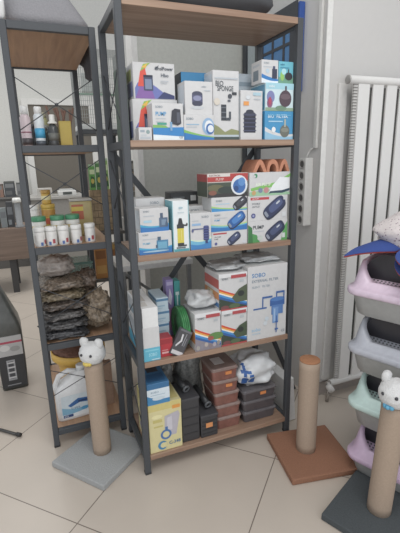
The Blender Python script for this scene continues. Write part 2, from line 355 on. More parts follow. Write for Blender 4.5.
carton('pump_box', 'wide white box with light blue pump, lowest at left of middle shelf', .024, .153, .006, .085, .953, 1.037,
       front=wave()[1:] + [sob, ('r', .12, .66, .55, .70, LG), ('t', .12, .44, .10, 'PUMP', .3, '#6fb0d0'), ('r', .53, .16, .88, .60, '#4b87ad'), ('r', .57, .22, .84, .52, '#6aa9c6'), ('r', .56, .60, .66, .76, '#46627a'), ('r', .50, .26, .55, .4, '#46627a'), ('e', .5, .12, .4, .04, '#9fc3d6')], left=[('r', .1, .1, .9, .9, '#cdd6dc')], group=G3)
carton('filter_box', 'upright teal sided box with a black and yellow internal filter', .157, .222, 0, .09, .953, 1.147, body='#e3e9ea', sidecol='#6fb3bf',
       front=[('r', 0, 0, 1, .05, '#4fa3ae'), ('r', 0, 0, .04, 1, '#8cc3cb'), ('r', .96, 0, 1, 1, '#8cc3cb'), ('r', .26, .17, .66, .46, '#d8c93c'), ('r', .26, .10, .66, .17, '#3a3d3f'), ('r', .24, .46, .68, .54, '#3a3d40'), ('p', [(.3, .54), (.62, .54), (.54, .66), (.38, .66)], '#35383c'), ('r', .66, .50, .86, .53, '#35383c'), ('e', .86, .53, .05, .03, '#35383c'), ('r', .66, .10, .82, .13, '#35383c'), ('r', .18, .06, .74, .09, '#6b7478'), ('r', .5, .22, .52, .42, '#ece6a8'), ('e', .5, .86, .14, .02, '#a9c3cc'), ('r', .3, .76, .7, .78, '#c4d3d8')], group=G3)
carton('light_box', 'low black box with a white corner label at the back of middle shelf', .217, .341, .20, .08, .953, 1.162, body='#3f4244',
       front=[('r', .72, .82, .92, .93, '#c4c6c4'), ('r', .1, .78, .6, .80, '#5f6466'), ('r', .08, .88, .5, .91, '#686d70'), ('r', .1, .6, .9, .62, '#55595b')], group=G3)
carton('pump_box', 'white box half hidden behind the upright blue filter box on middle shelf', .238, .327, .10, .08, .953, 1.112, front=[('t', .35, .86, .06, 'SOBO', .5, '#7d8893'), ('r', .2, .7, .8, .74, LG), ('r', 0, 0, 1, .3, TE)], group=G3)
carton('filter_box', 'upright white box showing a navy internal filter over blue waves', .227, .314, 0, .08, .953, 1.095,
       front=[('w', (0, 0), .30, .18, .34, '#cfe3c8'), ('w', (0, 0), .27, .14, .28, '#69b5d6'), ('w', (0, 0), .16, .06, .22, '#3b85c4'), ('t', .54, .86, .06, 'SOBO', .36, '#8a949c'), ('r', .08, .66, .5, .72, '#8fb4d8'), ('r', .08, .78, .4, .80, LG), ('r', .62, .24, .88, .62, '#3b4374'), ('e', .75, .62, .13, .03, '#525b8f'), ('r', .10, .55, .66, .58, '#5a628c'), ('e', .1, .53, .05, .05, '#5a628c'), ('r', .70, .16, .82, .24, '#3b4374')] + [('r', .60, .28+.07*i, .90, .30+.07*i, '#606aa0') for i in range(5)],
       left=[('r', .1, .1, .9, .9, '#cdd6dc')], group=G3)
def airp(c1, c2, cx, cy, s_, asp=2.0):
    def cap(L, Wd, ox, oy, ang=math.radians(36), n=24, p=.55):
        pts = []
        for k in range(n):
            a = 2*PI*k/n; x = math.copysign(abs(math.cos(a))**p, math.cos(a))*L; y = math.copysign(abs(math.sin(a))**p, math.sin(a))*Wd
            X = x*math.cos(ang) - y*math.sin(ang) + ox; Y = x*math.sin(ang) + y*math.cos(ang) + oy
            pts.append((cx + X*s_*1.22/asp, cy + Y*s_*1.22))
        return pts
    return [('p', cap(.44, .22, 0, -.02), '#2e3448'), ('p', cap(.43, .20, 0, .02), c1), ('p', cap(.28, .12, .04, .06), c2), ('p', cap(.05, .10, -.30, -.20), '#8f97a6'), ('p', cap(.08, .03, .12, .16), '#c4ccd4')]
carton('air_pump_box', 'navy air pump box with red strip, lowest of the middle shelf centre stack', .319, .479, .01, .10, .953, 1.014,
       front=[('r', .05, .80, .42, .90, '#b9474c'), ('t', .08, .60, .08, 'AIR PUMP', .3, '#6a7078'), ('t', .08, .46, .08, 'PUMP', .2, '#5a6068'), ('c', .12, .20, .10, '#5b6094')] + airp('#39425f', '#525c80', .62, .46, 1.0, 2.6) + [('r', .86, .1, .95, .25, '#d0d4d8')], group=G3)
carton('air_pump_box', 'white and blue box with bright blue air pump, second up in centre stack', .317, .478, .01, .10, 1.014, 1.093,
       front=wave(BL, '#62b7d6', '#b7d77a')[:3] + [('t', .10, .78, .09, 'SOBO', .26, '#7a8790'), ('t', .10, .52, .09, 'PUMP', .25, '#5aa3cf'), ('r', .1, .66, .45, .69, LG)] + airp('#2e62a4', '#4b86c8', .70, .52, 1.0, 2.0), group=G3)
carton('air_pump_box', 'thin white box with black pump and green wave, third up in centre stack', .322, .478, .012, .10, 1.093, 1.148,
       front=[('w', (0, 0), .40, .10, .20, '#9fcf6b'), ('w', (0, 0), .28, .05, .1, '#3f93cc'), ('t', .12, .68, .14, 'SOBO', .3, '#7a8790'), ('r', .12, .5, .5, .55, '#a8cfe2')] + airp('#3a3b42', '#4f5058', .80, .52, 1.15, 2.8), group=G3)
carton('water_pump_box', 'red topped box with garden photo and blue pump, top of centre stack', .308, .483, .015, .11, 1.148, 1.240, body='#cfc8c0',
       front=[('r', 0, 0, 1, .62, '#4c5548'), ('e', .2, .40, .2, .14, '#6d6a4c'), ('e', .45, .30, .2, .15, '#3a4440'), ('r', 0, .0, 1, .16, '#3d3b3c'), ('e', .12, .2, .1, .1, '#8a5a4a'), ('r', 0, .66, 1, .98, '#b8423f'), ('r', 0, .86, .55, .98, '#d7d2cc'), ('t', .04, .88, .07, 'ELECTRICAL', .5, '#7a3a3c'), ('t', .20, .70, .11, 'PUMP', .3, '#e4bdb4'),
              ('e', .78, .48, .21, .42, '#dde3e8'), ('e', .78, .44, .16, .30, '#3c6fb2'), ('e', .84, .62, .09, .18, '#5b90cc'), ('e', .70, .34, .06, .12, '#2f4f86')], left=[('r', .02, .66, .98, .97, '#a8403f'), ('r', .02, .03, .98, .66, '#4c5548')], group=G3)
carton('air_pump_box', 'green cornered box with large navy air pump, lowest at right of middle shelf', .483, .672, .01, .12, .953, 1.043,
       front=[('p', [(0, 0), (.3, 0), (.22, .35), (0, .5)], '#4f9a55'), ('p', [(.84, 0), (1, 0), (1, .9), (.9, .6)], '#5faa5c'), ('p', [(0, 0), (.12, 0), (.1, .7), (0, .85)], '#3d7a47'), ('t', .12, .62, .17, 'PUMP', .34, '#4a5258'), ('r', .14, .5, .4, .53, LG), ('e', .30, .2, .07, .12, '#c2cbc4')] + airp('#353d57', '#4e587a', .68, .48, 1.05, 2.1) + [('r', .86, .12, .94, .35, '#cdd6cf')], group=G3)
carton('air_pump_box', 'white box with slanted navy air pump and red title bar, right of middle shelf', .4825, .670, .01, .12, 1.043, 1.145,
       front=[('r', .06, .84, .52, .94, '#c0454b'), ('t', .10, .865, .05, 'AIR PUMP', .3, '#eed6d4'), ('t', .10, .66, .07, 'DOUBLE', .28, '#6a7076'), ('t', .10, .54, .07, 'OUTLET', .26, '#6a7076'), ('c', .13, .22, .10, '#51568c'), ('c', .13, .22, .05, '#9aa0c4')] + airp('#384060', '#525e86', .66, .5, 1.05, 1.85) + [('r', .86, .12, .96, .30, '#d5d8da'), ('r', .88, .80, .96, .9, '#c8ccd0')], left=[('r', .1, .1, .9, .9, '#d0d4d6')], group=G3)
carton('air_pump_box', 'green striped box with white air pump, directly under the terracotta tunnels', .489, .679, .01, .12, 1.145, 1.238,
       front=[('p', [(0, .0), (1, .0), (1, .10), (.5, .25), (0, .18)], '#9cc7a0'), ('p', [(.03, .34), (.62, .56), (1, .92), (1, .80), (.64, .38), (.03, .22)], '#7fc05c'), ('t', .14, .42, .13, 'AIR PUMP', .4, '#e6f0dc'), ('p', [(.46, .10), (.56, .44), (.74, .78), (.97, .74), (.99, .24), (.8, .16)], '#e9ecee'), ('p', [(.46, .08), (.56, .10), (.8, .08), (.99, .18), (.99, .28), (.8, .2), (.5, .18)], '#33485a'),
              ('c', .14, .86, .09, '#3d8f62'), ('c', .12, .84, .05, WH), ('c', .40, .24, .13, '#c48a8a'), ('c', .26, .24, .11, '#7a8aa4'), ('c', .10, .14, .10, '#c9a46c')], group=G3)

# fourth shelf
carton('pump_box', 'long white box with plain end lying on the white and teal box', .017, .081, .0, .26, .661, .742, body='#e2e3e2',
       left=[('r', .03, .08, .5, .9, '#b9bec2'), ('r', .1, .15, .45, .4, '#8fa6b4'), ('r', .55, .1, .97, .35, '#9fc9d6'), ('r', .6, .5, .9, .8, '#878d94')], top=[('r', .06, .35, .6, .95, '#c4bfb8'), ('r', .1, .1, .5, .3, '#cfccc6')], group=G4)
carton('pump_box', 'white and teal box standing at the left end of the fourth shelf', .015, .083, .0, .26, .518, .661, front=[('r', 0, 0, 1, .40, '#57b5cf'), ('r', .1, .30, .9, .34, '#7fcbdd'), ('t', .3, .14, .10, 'SOBO', .5, '#a4dcea'), ('r', .45, .03, .95, .05, '#dcecf0')],
       left=[('r', .0, .0, 1, .40, '#4ba6c4'), ('r', .1, .5, .5, .9, '#aab2b8'), ('r', .6, .55, .9, .85, '#888f97')], group=G4)
carton('accessory_box', 'small red box between the teal box and the tilted black pack', .087, .139, .012, .06, .518, .598, body='#b8303a', front=[('r', .12, .18, .8, .28, '#d8a4a4'), ('r', .12, .34, .62, .40, '#cc7f82'), ('r', .05, .7, .95, .95, '#a02a34')], top=[('r', .05, .1, .95, .9, '#a8323a')], group=G4)
Mt = Matrix.Translation((.146, .0, .520)) @ Matrix.Rotation(math.radians(32), 4, 'Y') @ Matrix.Rotation(math.radians(-8), 4, 'X')
carton('blister_pack', 'black pack with white lettering leaning tilted beside the green hose coil', -.03, .03, 0, .018, 0, .115, body='#4b4a4e',
       front=[('r', .06, .04, .94, .18, '#c9c6c8'), ('p', [(.2, .3), (.5, .55), (.42, .8), (.3, .8), (.36, .56), (.14, .36)], '#d2d2d4'), ('r', .6, .4, .66, .85, '#9a9aa0'), ('r', .74, .4, .8, .7, '#8a8a90'), ('r', .05, .9, .95, .97, '#6f7076')], M=Mt, group=G4)
hc = thing('hose_coil', 'round coil of green airline hose standing on edge on fourth shelf', 'hose', (.206, .10, .518))
cb = MB()
for k in range(4):
    for q in range(5):
        R = .082 - .0075*q; cx = -.012 + .008*k
        cb.tube([(cx, R*math.cos(2*PI*i/28), .0865 + R*math.sin(2*PI*i/28)) for i in range(29)], .0042, mat('#2f7d43', .35, vary=.2), 6, False)
cb.build('coil', hc)
MB().lathe([(.001, -.015), (.046, -.015), (.046, .013), (.001, .013)], mat('#2b6a3c', .5), n=24, M=Matrix.Translation((0, 0, .0865)) @ Matrix.Rotation(PI/2, 4, 'Y')).build('core', hc)
for i in range(4):
    carton('treatment_box', ['pale blue flat box at the bottom of the stack behind the red box', 'pale blue flat box second from bottom in the stack behind the red box', 'pale blue flat box third from bottom in the stack behind the red box', 'pale blue flat box on top of the stack behind the red box'][i],
           .100 + .004*(i % 2), .158 - .003*(i % 2), .10, .13, .518 + .056*i, .574 + .056*i, body='#b4c9d4', front=[('r', 0, .72, 1, .9, '#4f7fa4'), ('r', .1, .3, .7, .4, '#8eb0c4'), ('r', .1, .15, .5, .22, '#9db9c8')], left=[('r', 0, .72, 1, .9, '#4f7fa4')], group='pale blue boxes stacked on the fourth shelf')
carton('treatment_box', 'upright violet box next to the upright teal box on fourth shelf', .178, .212, .20, .05, .518, .785, body='#8d80b4', front=[('p', [(.2, .62), (.5, .85), (.8, .7), (.6, .55)], '#d8d6e6'), ('r', .1, .1, .9, .5, '#a06f9c'), ('r', .1, .9, .9, .96, '#b4acd0')], group=G4)
carton('treatment_box', 'upright teal box next to the upright violet box on fourth shelf', .216, .243, .20, .05, .518, .775, body='#3f9f9c', front=[('p', [(.2, .80), (.8, .80), (.8, .74), (.6, .74), (.6, .55), (.4, .55), (.4, .74), (.2, .74)], '#d4e6e4'), ('r', .1, .08, .9, .45, '#357f84')], group=G4)
head = [('r', 0, .90, 1, 1, '#dedfe0'), ('r', .42, .86, .96, .95, '#b54a4e'), ('t', .10, .84, .05, 'SOBO', .28, '#6b747c'), ('r', .72, .74, .88, .80, '#b8bec2')]
pebbles = [('e', .1+.16*i, .09+.03*((i*7) % 3), .07, .06, c) for i, c in enumerate(['#a7a39c', '#8f8a94', '#b9ada6', '#8c7f84', '#b0a8b0', '#9d958c'])]
carton('filter_box', 'rainbow striped filter box with pebble photo beside the green coil', .234, .350, .0, .14, .518, .684, front=rainbow('#8d8790') + [('e', .8, .34, .3, .10, '#5f8a4a'), ('e', .6, .30, .12, .06, '#a4564e')] + pebbles + head, left=[('r', 0, .2, 1, .5, '#c8844a')], group=G4)
carton('filter_box', 'rainbow striped box under its twin, left of the big external filter box', .354, .474, .0, .15, .518, .679, front=rainbow('#39473a') + [('p', [(.45, .32), (.7, .52), (1, .62), (1, .2), (.6, .18)], '#4a5a44'), ('e', .75, .4, .12, .08, '#2f3634'), ('e', .2, .08, .15, .06, '#7a4a4a'), ('e', .55, .1, .2, .07, '#566a4a'), ('r', 0, 0, 1, .04, '#b8494c')] + head, group=G4)
carton('filter_box', 'rainbow striped filter box stacked on top of its twin', .344, .474, .0, .15, .679, .838, front=rainbow('#39473a') + [('p', [(.45, .32), (.7, .55), (1, .66), (1, .2), (.6, .18)], '#55614a'), ('e', .78, .42, .12, .08, '#2f3634'), ('e', .2, .08, .15, .06, '#7a4a4a'), ('e', .55, .1, .2, .07, '#566a4a'), ('r', 0, 0, 1, .04, '#b8494c')] + head,
       left=[('r', 0, .60, 1, .85, '#c2605a'), ('r', 0, .30, 1, .5, '#d08a50'), ('r', 0, .1, 1, .22, '#4f7fb4'), ('r', .2, .32, .6, .48, '#d9c9a0')], group=G4)
fc = '#3a66a8'
carton('external_filter_box', 'big white external filter box with blue canister drawing', .476, .671, -.004, .20, .518, .853,
       front=[('t', .10, .855, .055, 'SOBO', .34, '#3f83bc'), ('t', .10, .79, .035, 'EXTERNAL FILTER', .78, '#7b8b99'), ('t', .10, .715, .028, 'SILENT', .2, '#9aa8b2'), ('t', .36, .715, .028, 'FILTER', .24, '#9aa8b2'), ('t', .10, .12, .05, 'sobo', .34, '#9cc3dd'), ('t', .10, .075, .022, 'AQUARIUM', .3, '#a9cbe0'),
              ('r', .14, .42, .48, .44, fc), ('r', .36, .42, .39, .58, fc), ('r', .36, .56, .62, .585, fc), ('r', .56, .44, .94, .53, fc), ('e', .75, .53, .19, .03, '#4f7fc0'), ('r', .60, .32, .90, .45, '#5580bc'), ('r', .63, .20, .78, .42, '#6f97cc'), ('r', .66, .22, .70, .40, '#9dbce0'), ('r', .71, .56, .74, .63, fc), ('r', .71, .61, .93, .635, fc), ('r', .90, .53, .93, .63, fc),
              ('r', .72, .06, .745, .30, fc), ('r', .70, .20, .775, .22, fc), ('r', .69, .10, .78, .12, fc), ('c', .48, .28, .03, '#c7d3dc'), ('c', .44, .22, .03, '#d0d8de'), ('t', .86, .055, .035, 'CE', .1, '#8a949c')],
       left=[('r', .1, .1, .9, .9, '#d4d9dc')], top=[('r', .05, .1, .95, .9, '#cfd2d2')], group=G4)
film = mat('#b9bcbd', .22, .1, 40, .1)
def film_piece(name, label, c, size, seed, cat='bag', m=film, group=None, crumple=.35, fine=.09, freq=1.7, ez=.8, e=.7):
    mb = MB(); mb.blob((0, 0, size[2]/2), size, m, seed, crumple, freq, 44, 26, e, ez, smooth=True, fine=fine, ffreq=3.2)
    return tag(mb.build(name, None, c), label, cat, group)
film_piece('plastic_bag', 'crumpled grey clear plastic bag on the lower rainbow box by the green coil', (.290, .075, .686), (.115, .11, .072), 3)
film_piece('plastic_bag', 'flat crumpled clear plastic sheet lying on the upper rainbow box', (.415, .09, .839), (.14, .13, .03), 5)
film_piece('plastic_bag', 'crumpled clear plastic sheet lying on the big external filter box', (.575, .10, .854), (.17, .14, .028), 8)

# bottom shelf
yb = '#d9cf97'
carton('air_pump_box', 'pale yellow box with blue ring and grey pump picture at bottom left', .017, .161, .0, .20, .087, .318, body=yb,
       front=[('r', 0, .86, 1, 1, '#d2c377'), ('e', .25, .74, .16, .04, '#e8e0a8'), ('r', .12, .62, .40, .68, '#c7bb6c'), ('r', .14, .52, .42, .55, '#c7bb6c'), ('r', .72, .84, .96, .91, '#e39a3c'), ('p', [(.46, .38), (.48, .72), (.9, .78), (.94, .70), (.82, .30), (.6, .3)], '#b8b4bd'), ('p', [(.52, .42), (.56, .68), (.7, .7), (.7, .42)], '#cbc8d0'),
              ('c', .50, .34, .105, '#4a76ae'), ('c', .50, .34, .065, yb), ('r', .48, .42, .56, .50, '#4a76ae'), ('c', .38, .13, .09, '#3f86b4'), ('c', .40, .13, .055, yb), ('r', .40, .08, .52, .18, yb), ('t', .58, .11, .07, 'C-348', .36, '#5d7fa0')],
       left=[('r', .05, .75, .95, .95, '#c9bd74'), ('c', .3, .55, .09, '#8e88a4'), ('c', .55, .35, .09, '#8e88a4'), ('c', .75, .6, .08, '#7a93b0'), ('c', .25, .2, .08, '#8e88a4'), ('c', .75, .15, .07, '#b8944c')], top=[('r', .05, .1, .95, .9, '#cdbf78')], group=G5)
carton('filter_box', 'blue and white box lying on top of the pale yellow box', .017, .113, .0, .16, .318, .414, body='#2f6f9e', front=[('r', 0, 0, 1, .74, '#d5e2ea'), ('w', (0, 0), .46, .16, .22, '#3a86b8'), ('t', .16, .54, .10, 'SOBO', .5, '#8aa3b4'), ('r', .15, .44, .8, .47, '#a6bfce'), ('e', .5, .28, .28, .09, '#c9d8e0')],
       left=[('r', 0, 0, 1, .3, '#245a86'), ('r', .2, .45, .8, .8, '#4c88b0')], top=[('r', .1, .1, .9, .5, '#245a86'), ('r', .3, .6, .8, .9, '#3c3f48')], group=G5)
BK = mat('#3a3a3d', .5, .02, 120)
def bin_(label, x0, x1, y0, dep, z1, sticker):
    t = thing('pump_case', label, 'case', ((x0+x1)/2, y0, .087)); w = x1-x0; h = z1-.087
    a = MB(); a.box((-w/2, 0, 0), (w/2, dep, h), BK, .005)
    for k in range(1, 5): a.box((-w/2+.006, -.002, h*k/5-.002), (w/2-.006, .002, h*k/5+.002), mat('#2e2e31', .5))
    a.build('body', t)
    MB().box((-w/2-.002, -.003, h), (w/2+.002, dep+.002, h+.012), mat('#434347', .45), .003).build('lid', t)
    if sticker:
        s = MB(); s.box((-.018, -.004, h*.5), (.014, -.0021, h*.5+.022), mat('#d98f52', .5)); s.build('price_sticker', t)['label'] = 'orange price sticker'
    return t
bin_('tall black plastic case next to the pale yellow box on bottom shelf', .167, .248, .012, .14, .290, False)
bin_('low black plastic case with an orange price sticker on bottom shelf', .253, .334, .008, .14, .187, True)
def hose(label, pts, r=.014):
    t = thing('hose', label, 'hose', pts[0]); p0 = Vector(pts[0]); P = [Vector(p) - p0 for p in pts]
    MB().tube(P, r, mat('#35373a', .4), 14).build('tube', t)
    d = (P[-1] - P[-2]).normalized(); q = d.to_track_quat('Z', 'Y').to_matrix().to_4x4()
    MB().lathe([(r*.7, -.004), (r*1.25, -.004), (r*1.25, .005), (r*.7, .005), (r*.7, -.004)], mat('#5c5f63', .35), n=18, M=Matrix.Translation(P[-1]) @ q, cap0=False, cap1=False).build('collar', t)
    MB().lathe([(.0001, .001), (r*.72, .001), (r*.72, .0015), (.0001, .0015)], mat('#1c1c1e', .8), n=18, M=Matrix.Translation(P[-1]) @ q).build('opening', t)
hose('black hose stub pointing forward on the tall black case', [(.185, .15, .345), (.195, .09, .332), (.205, .055, .322)])
hose('black hose stub pointing forward above the low black case', [(.285, .16, .255), (.297, .09, .238), (.303, .045, .225)])
film_piece('net_bag', 'crumpled grey mesh bag of fittings behind the black cases', (.268, .215, .087), (.125, .11, .36), 11, m=mat('#626462', .3, .3, 90, .4), crumple=.3)
film_piece('plastic_bag', 'tall crumpled grey plastic bag behind the tall black case', (.155, .225, .0872), (.085, .10, .33), 14, m=mat('#6f716f', .25, .3, 60, .35), crumple=.3)

def tub(kind, label, x0, x1, y0, dep, z0, h, body, lidc, group, sticker=False, slip=False):
    t = thing('lidded_tub', label, 'container', ((x0+x1)/2, y0 + dep/2, z0), math.radians(random.uniform(-1.5, 1.5)), group)
    w = x1-x0; hh = h - .012; rg = []
    def rr(a, b, z, rad=.014, n=6):
        pts = []
        for cx, cy, a0 in ((a-rad, b-rad, 0), (-a+rad, b-rad, PI/2), (-a+rad, -b+rad, PI), (a-rad, -b+rad, 1.5*PI)):
            for i in range(n+1): an = a0 + PI/2*i/n; pts.append((cx+rad*math.cos(an), cy+rad*math.sin(an), z))
        return pts
    m = mat(body, .3, .05, 30, .18)
    a = MB(); a.rings([rr(w/2*.90, dep/2*.90, .001), rr(w/2*.93, dep/2*.93, hh*.5), rr(w/2*.96, dep/2*.96, hh)], m, smooth=False); a.build('body', t)
    l = MB(); lm = mat(lidc, .25, .03, 40, .1)
    l.rings([rr(w/2, dep/2, hh), rr(w/2, dep/2, hh+.006), rr(w/2*.95, dep/2*.95, hh+.008), rr(w/2*.93, dep/2*.93, hh+.012)], lm, smooth=False); l.build('lid', t)
    if sticker: s = MB(); s.box((.0, -dep/2*.965-.002, hh*.55), (.03, -dep/2*.95, hh*.55+.014), mat('#d98644', .5)); s.build('price_sticker', t)['label'] = 'orange price sticker'
    if slip: s = MB(); s.box((-w*.25, -dep*.2, hh+.0122), (w*.12, dep*.22, hh+.0128), mat('#cfcac8', .6)); s.build('paper_slip', t)['label'] = 'white paper slip'
xs = [(.340, .466), (.337, .463), (.328, .456), (.322, .452), (.317, .449)]
nm = ['at the bottom of', 'second from bottom in', 'in the middle of', 'second from top in', 'on top of']
for i, (a, b) in enumerate(xs):
    tub('r', 'reddish brown plastic tub %s its five tub stack' % nm[i], a, b, .025, .15, .087 + .0622*i, .0622, '#87594e', '#8f7a73', 'brown tubs stacked on the bottom shelf', i in (3, 4), i == 4)
nm = ['at the bottom of', 'in the middle of', 'on top of']
for i in range(3):
    tub('g', 'dark grey plastic tub %s its three tub stack' % nm[i], .472 - .002*i, .652, .02, .16, .087 + .0555*i, .0555, '#524d50', '#625e61', 'grey tubs stacked on the bottom shelf', i == 2, i == 2)
wb = MB(); wb.blob((0, 0, .072), (.19, .155, .145), mat('#d4d7d9', .3, .2, 25, .04), 21, .30, 1.8, 60, 34, .55, .75, fine=.05, ffreq=2.6)
pm = mat('#2f62a8', .4)
for pts in ([(-.075, .02), (-.03, .02), (-.03, .05), (-.075, .05)], [(-.07, .055), (-.045, .055), (-.05, .11), (-.065, .11)], [(-.04, .055), (-.025, .055), (-.02, .09), (-.04, .095)], [(-.085, .08), (-.02, .10), (-.025, .106), (-.085, .088)]):
    pass
wbo = wb.build('filter_wool_bag', None, (.560, .105, .254), math.radians(-4))
tag(wbo, 'puffy white plastic bag with blue print on the dark grey tubs', 'bag')
from mathutils.bvhtree import BVHTree
def decal(o, polys, color, direction=(0, 1, 0), off=.0012, name='print'):
    """print laid on the bag's own surface"""
    tree = BVHTree.FromPolygons([v.co for v in o.data.vertices], [list(p.vertices) for p in o.data.polygons])
    mb = MB(); m = mat(color, .4); d = Vector(direction)
    for (x0, z0, x1, z1) in polys:
        n = 6; g = {}
        for i in range(n+1):
            for j in range(n+1):
                s = Vector((x0+(x1-x0)*i/n, -1, z0+(z1-z0)*j/n)); h = tree.ray_cast(s, d)
                if h[0]: g[i, j] = mb.bm.verts.new(h[0] - d*off)
        for i in range(n):
            for j in range(n):
                q = [(i, j), (i+1, j), (i+1, j+1), (i, j+1)]
                if all(k in g for k in q): f = mb.bm.faces.new([g[k] for k in q]); f.material_index = mb.mi(m); f.smooth = True
    return mb.build(name, o)
decal(wbo, [(-.08, .022, -.05, .062), (-.045, .03, -.022, .062), (-.072, .066, -.06, .115), (-.083, .085, -.04, .097), (-.05, .068, -.03, .082), (-.078, .115, -.066, .128)], '#2f62a8', name='blue_print')

# terracotta tunnels
TC = mat('#c48566', .85, .1, 60, .10)
def tunnel(label, x0, x1, h, kind, dep):
    w = x1-x0; n = 15; t = .0135
    if kind == 'arch': f = lambda s: (-w/2*math.cos(PI*s), h*math.sin(PI*s)**.75)
    else: f = lambda s: ((-w/2 + w*s), h*max(0, 1 - abs(2*s-1)**1.9))
    outer = [f(i/(n-1)) for i in range(n)]
    inner = [(w*.27*(2*i/(n-1)-1), h*.62*(1 - abs(2*i/(n-1)-1)**1.15)) if kind == 'tri' else (outer[i][0]*.58, outer[i][1]*.64) for i in range(n)]
    mb = MB(); m = mb.mi(TC); Fv = [mb.bm.verts.new((x, 0, z)) for x, z in outer]; Fi = [mb.bm.verts.new((x, 0, z)) for x, z in inner]
    Bv = [mb.bm.verts.new((x, dep, z)) for x, z in outer]; Bi = [mb.bm.verts.new((x, dep, z)) for x, z in inner]
    for i in range(n-1):
        for q in ((Fv[i], Fv[i+1], Fi[i+1], Fi[i]), (Bv[i+1], Bv[i], Bi[i], Bi[i+1]), (Fv[i+1], Fv[i], Bv[i], Bv[i+1]), (Fi[i], Fi[i+1], Bi[i+1], Bi[i])): mb.bm.faces.new(q)
    for i in (0, n-1): mb.bm.faces.new((Fv[i], Fi[i], Bi[i], Bv[i]))
    tag(mb.build('terracotta_tunnel', None, ((x0+x1)/2, .016, 1.2385)), label, 'cave', 'terracotta tunnels on the middle shelf')
tunnel('triangular terracotta tunnel, leftmost of the three on the green striped box', .508, .571, .050, 'tri', .105)
tunnel('round arched terracotta tunnel between the two triangular ones', .5715, .627, .050, 'arch', .105)
tunnel('triangular terracotta tunnel next to the right post of the wide rack', .6275, .679, .050, 'tri', .105)

# on top of the racks
tb = MB(); tb.blob((0, 0, .09), (.53, .24, .18), mat('#3b3c40', .6, .1, 40), 31, .10, 1.5, 60, 30, .5, .55, fine=.02)
tb = tb.build('pet_carrier_bag', None, (.365, .145, 1.805)); tag(tb, 'black soft bag lying on top of the wide rack', 'bag')
ps = MB(); ps.blob((0, 0, .004), (.44, .24, .012), mat('#a7a29e', .3, .3, 40, .3), 33, .25, 3, 60, 12, .5, .7, fine=.1)
tag(ps.build('plastic_sheet', None, (.36, .14, 1.8015)), 'thin pale plastic sheet under the black bag', 'sheet')
# grey fabric cover on the left rack
cv = MB(); CM = mat('#8f8e92', .9, .25, 160, .06)
prof = [(0, 1.0), (.03, .985), (.10, .83), (.18, .66), (.28, .46), (.36, .34), (.38, .30)]
def sq(k, z, lean):
    pts = []
    for i in range(48):
        a = 2*PI*i/48; c, s = math.cos(a), math.sin(a); ss = lambda v: math.copysign(abs(v)**.55, v)
        wob = 1 + .03*noise.noise(Vector((c*2, s*2, z*6)))
        pts.append((ss(c)*.170*k*wob + lean*z, ss(s)*.20*k*wob, z))
    return pts
cv.rings([sq(k, z, -.30) for z, k in prof], CM)
tag(cv.build('tent_cover', None, (-.182, .545, 1.803)), 'grey cloth cover tapering upward on top of the narrow rack', 'cover')
wp = MB(); wp.blob((0, 0, .05), (.035, .05, .1), mat('#d8d8d6', .4), 40, .2, 2, 20, 12)
tag(wp.build('white_pouch', None, (-.352, .365, 1.8035)), 'small white pouch at the front left corner of the grey cover', 'pouch')

# ------------------------------------------------------------------ left rack contents
def lathe_thing(name, label, cat, loc, parts, group=None):
    t = thing(name, label, cat, loc, random.uniform(0, 1), group)
    for pn, prof, c, rg, lb in parts:
        o = MB().lathe(prof, mat(c, rg), n=24).build(pn, t)
        if lb: o['label'] = lb
    return t
ZS = 1.363
gb = 'bottles on the narrow rack'
lathe_thing('aerosol_can', 'pinkish white aerosol can with white cap beside the left post', 'can', (-.314, .40, ZS), [('can_body', [(.019, 0), (.020, .004), (.020, .108), (.012, .122)], '#cdbcc0', .35, None), ('cap', [(.0135, .120), (.0135, .150), (.010, .153)], '#e3e3e1', .4, 'white cap'), ('lower_band', [(.0203, .004), (.0203, .030)], '#4a4448', .4, 'dark lower band'), ('label_text', [(.0203, .05), (.0203, .055)], '#9a5f70', .4, 'dark pink line')], gb)
lathe_thing('bottle', 'white bottle with a bright blue lower half on the narrow rack', 'bottle', (-.263, .40, ZS), [('bottle_body', [(.019, 0), (.0195, .005), (.0195, .115), (.014, .124)], '#d3dadd', .35, None), ('cap', [(.0145, .122), (.0145, .148), (.012, .151)], '#e6e6e4', .4, 'white cap'), ('blue_label', [(.0198, .03), (.0198, .068)], '#3aa3cf', .4, 'bright blue band'), ('dark_base', [(.0199, .001), (.0199, .020)], '#4e5660', .4, 'dark base band')], gb)
lathe_thing('bottle', 'dark bottle with a wide white dropper cap on the narrow rack', 'bottle', (-.212, .40, ZS), [('bottle_body', [(.020, 0), (.021, .004), (.021, .070), (.010, .086)], '#47494a', .25, None), ('cap', [(.019, .086), (.019, .091), (.011, .097), (.011, .120), (.009, .122)], '#e4e2dc', .4, 'white cap'), ('paper_label', [(.0213, .02), (.0213, .05)], '#6a6b66', .5, None)], gb)
lathe_thing('bottle', 'small dark bottle between the pink can and the blue bottle', 'bottle', (-.288, .455, ZS), [('bottle_body', [(.014, 0), (.015, .004), (.015, .06), (.008, .075)], '#3c3e42', .3, None), ('cap', [(.009, .075), (.009, .09)], '#5a5c5e', .4, None)], gb)
lathe_thing('bottle', 'small dark bottle between the blue bottle and the dropper bottle', 'bottle', (-.236, .455, ZS), [('bottle_body', [(.014, 0), (.015, .004), (.015, .055), (.008, .07)], '#4a4c46', .3, None), ('cap', [(.009, .07), (.009, .086)], '#9a9a94', .4, None)], gb)
lathe_thing('bottle', 'olive bottle standing behind the blue and white bottle', 'bottle', (-.240, .50, ZS), [('bottle_body', [(.018, 0), (.019, .004), (.019, .105), (.010, .12)], '#9a9a6a', .4, None), ('cap', [(.011, .12), (.011, .14)], '#b5b39a', .4, None)], gb)
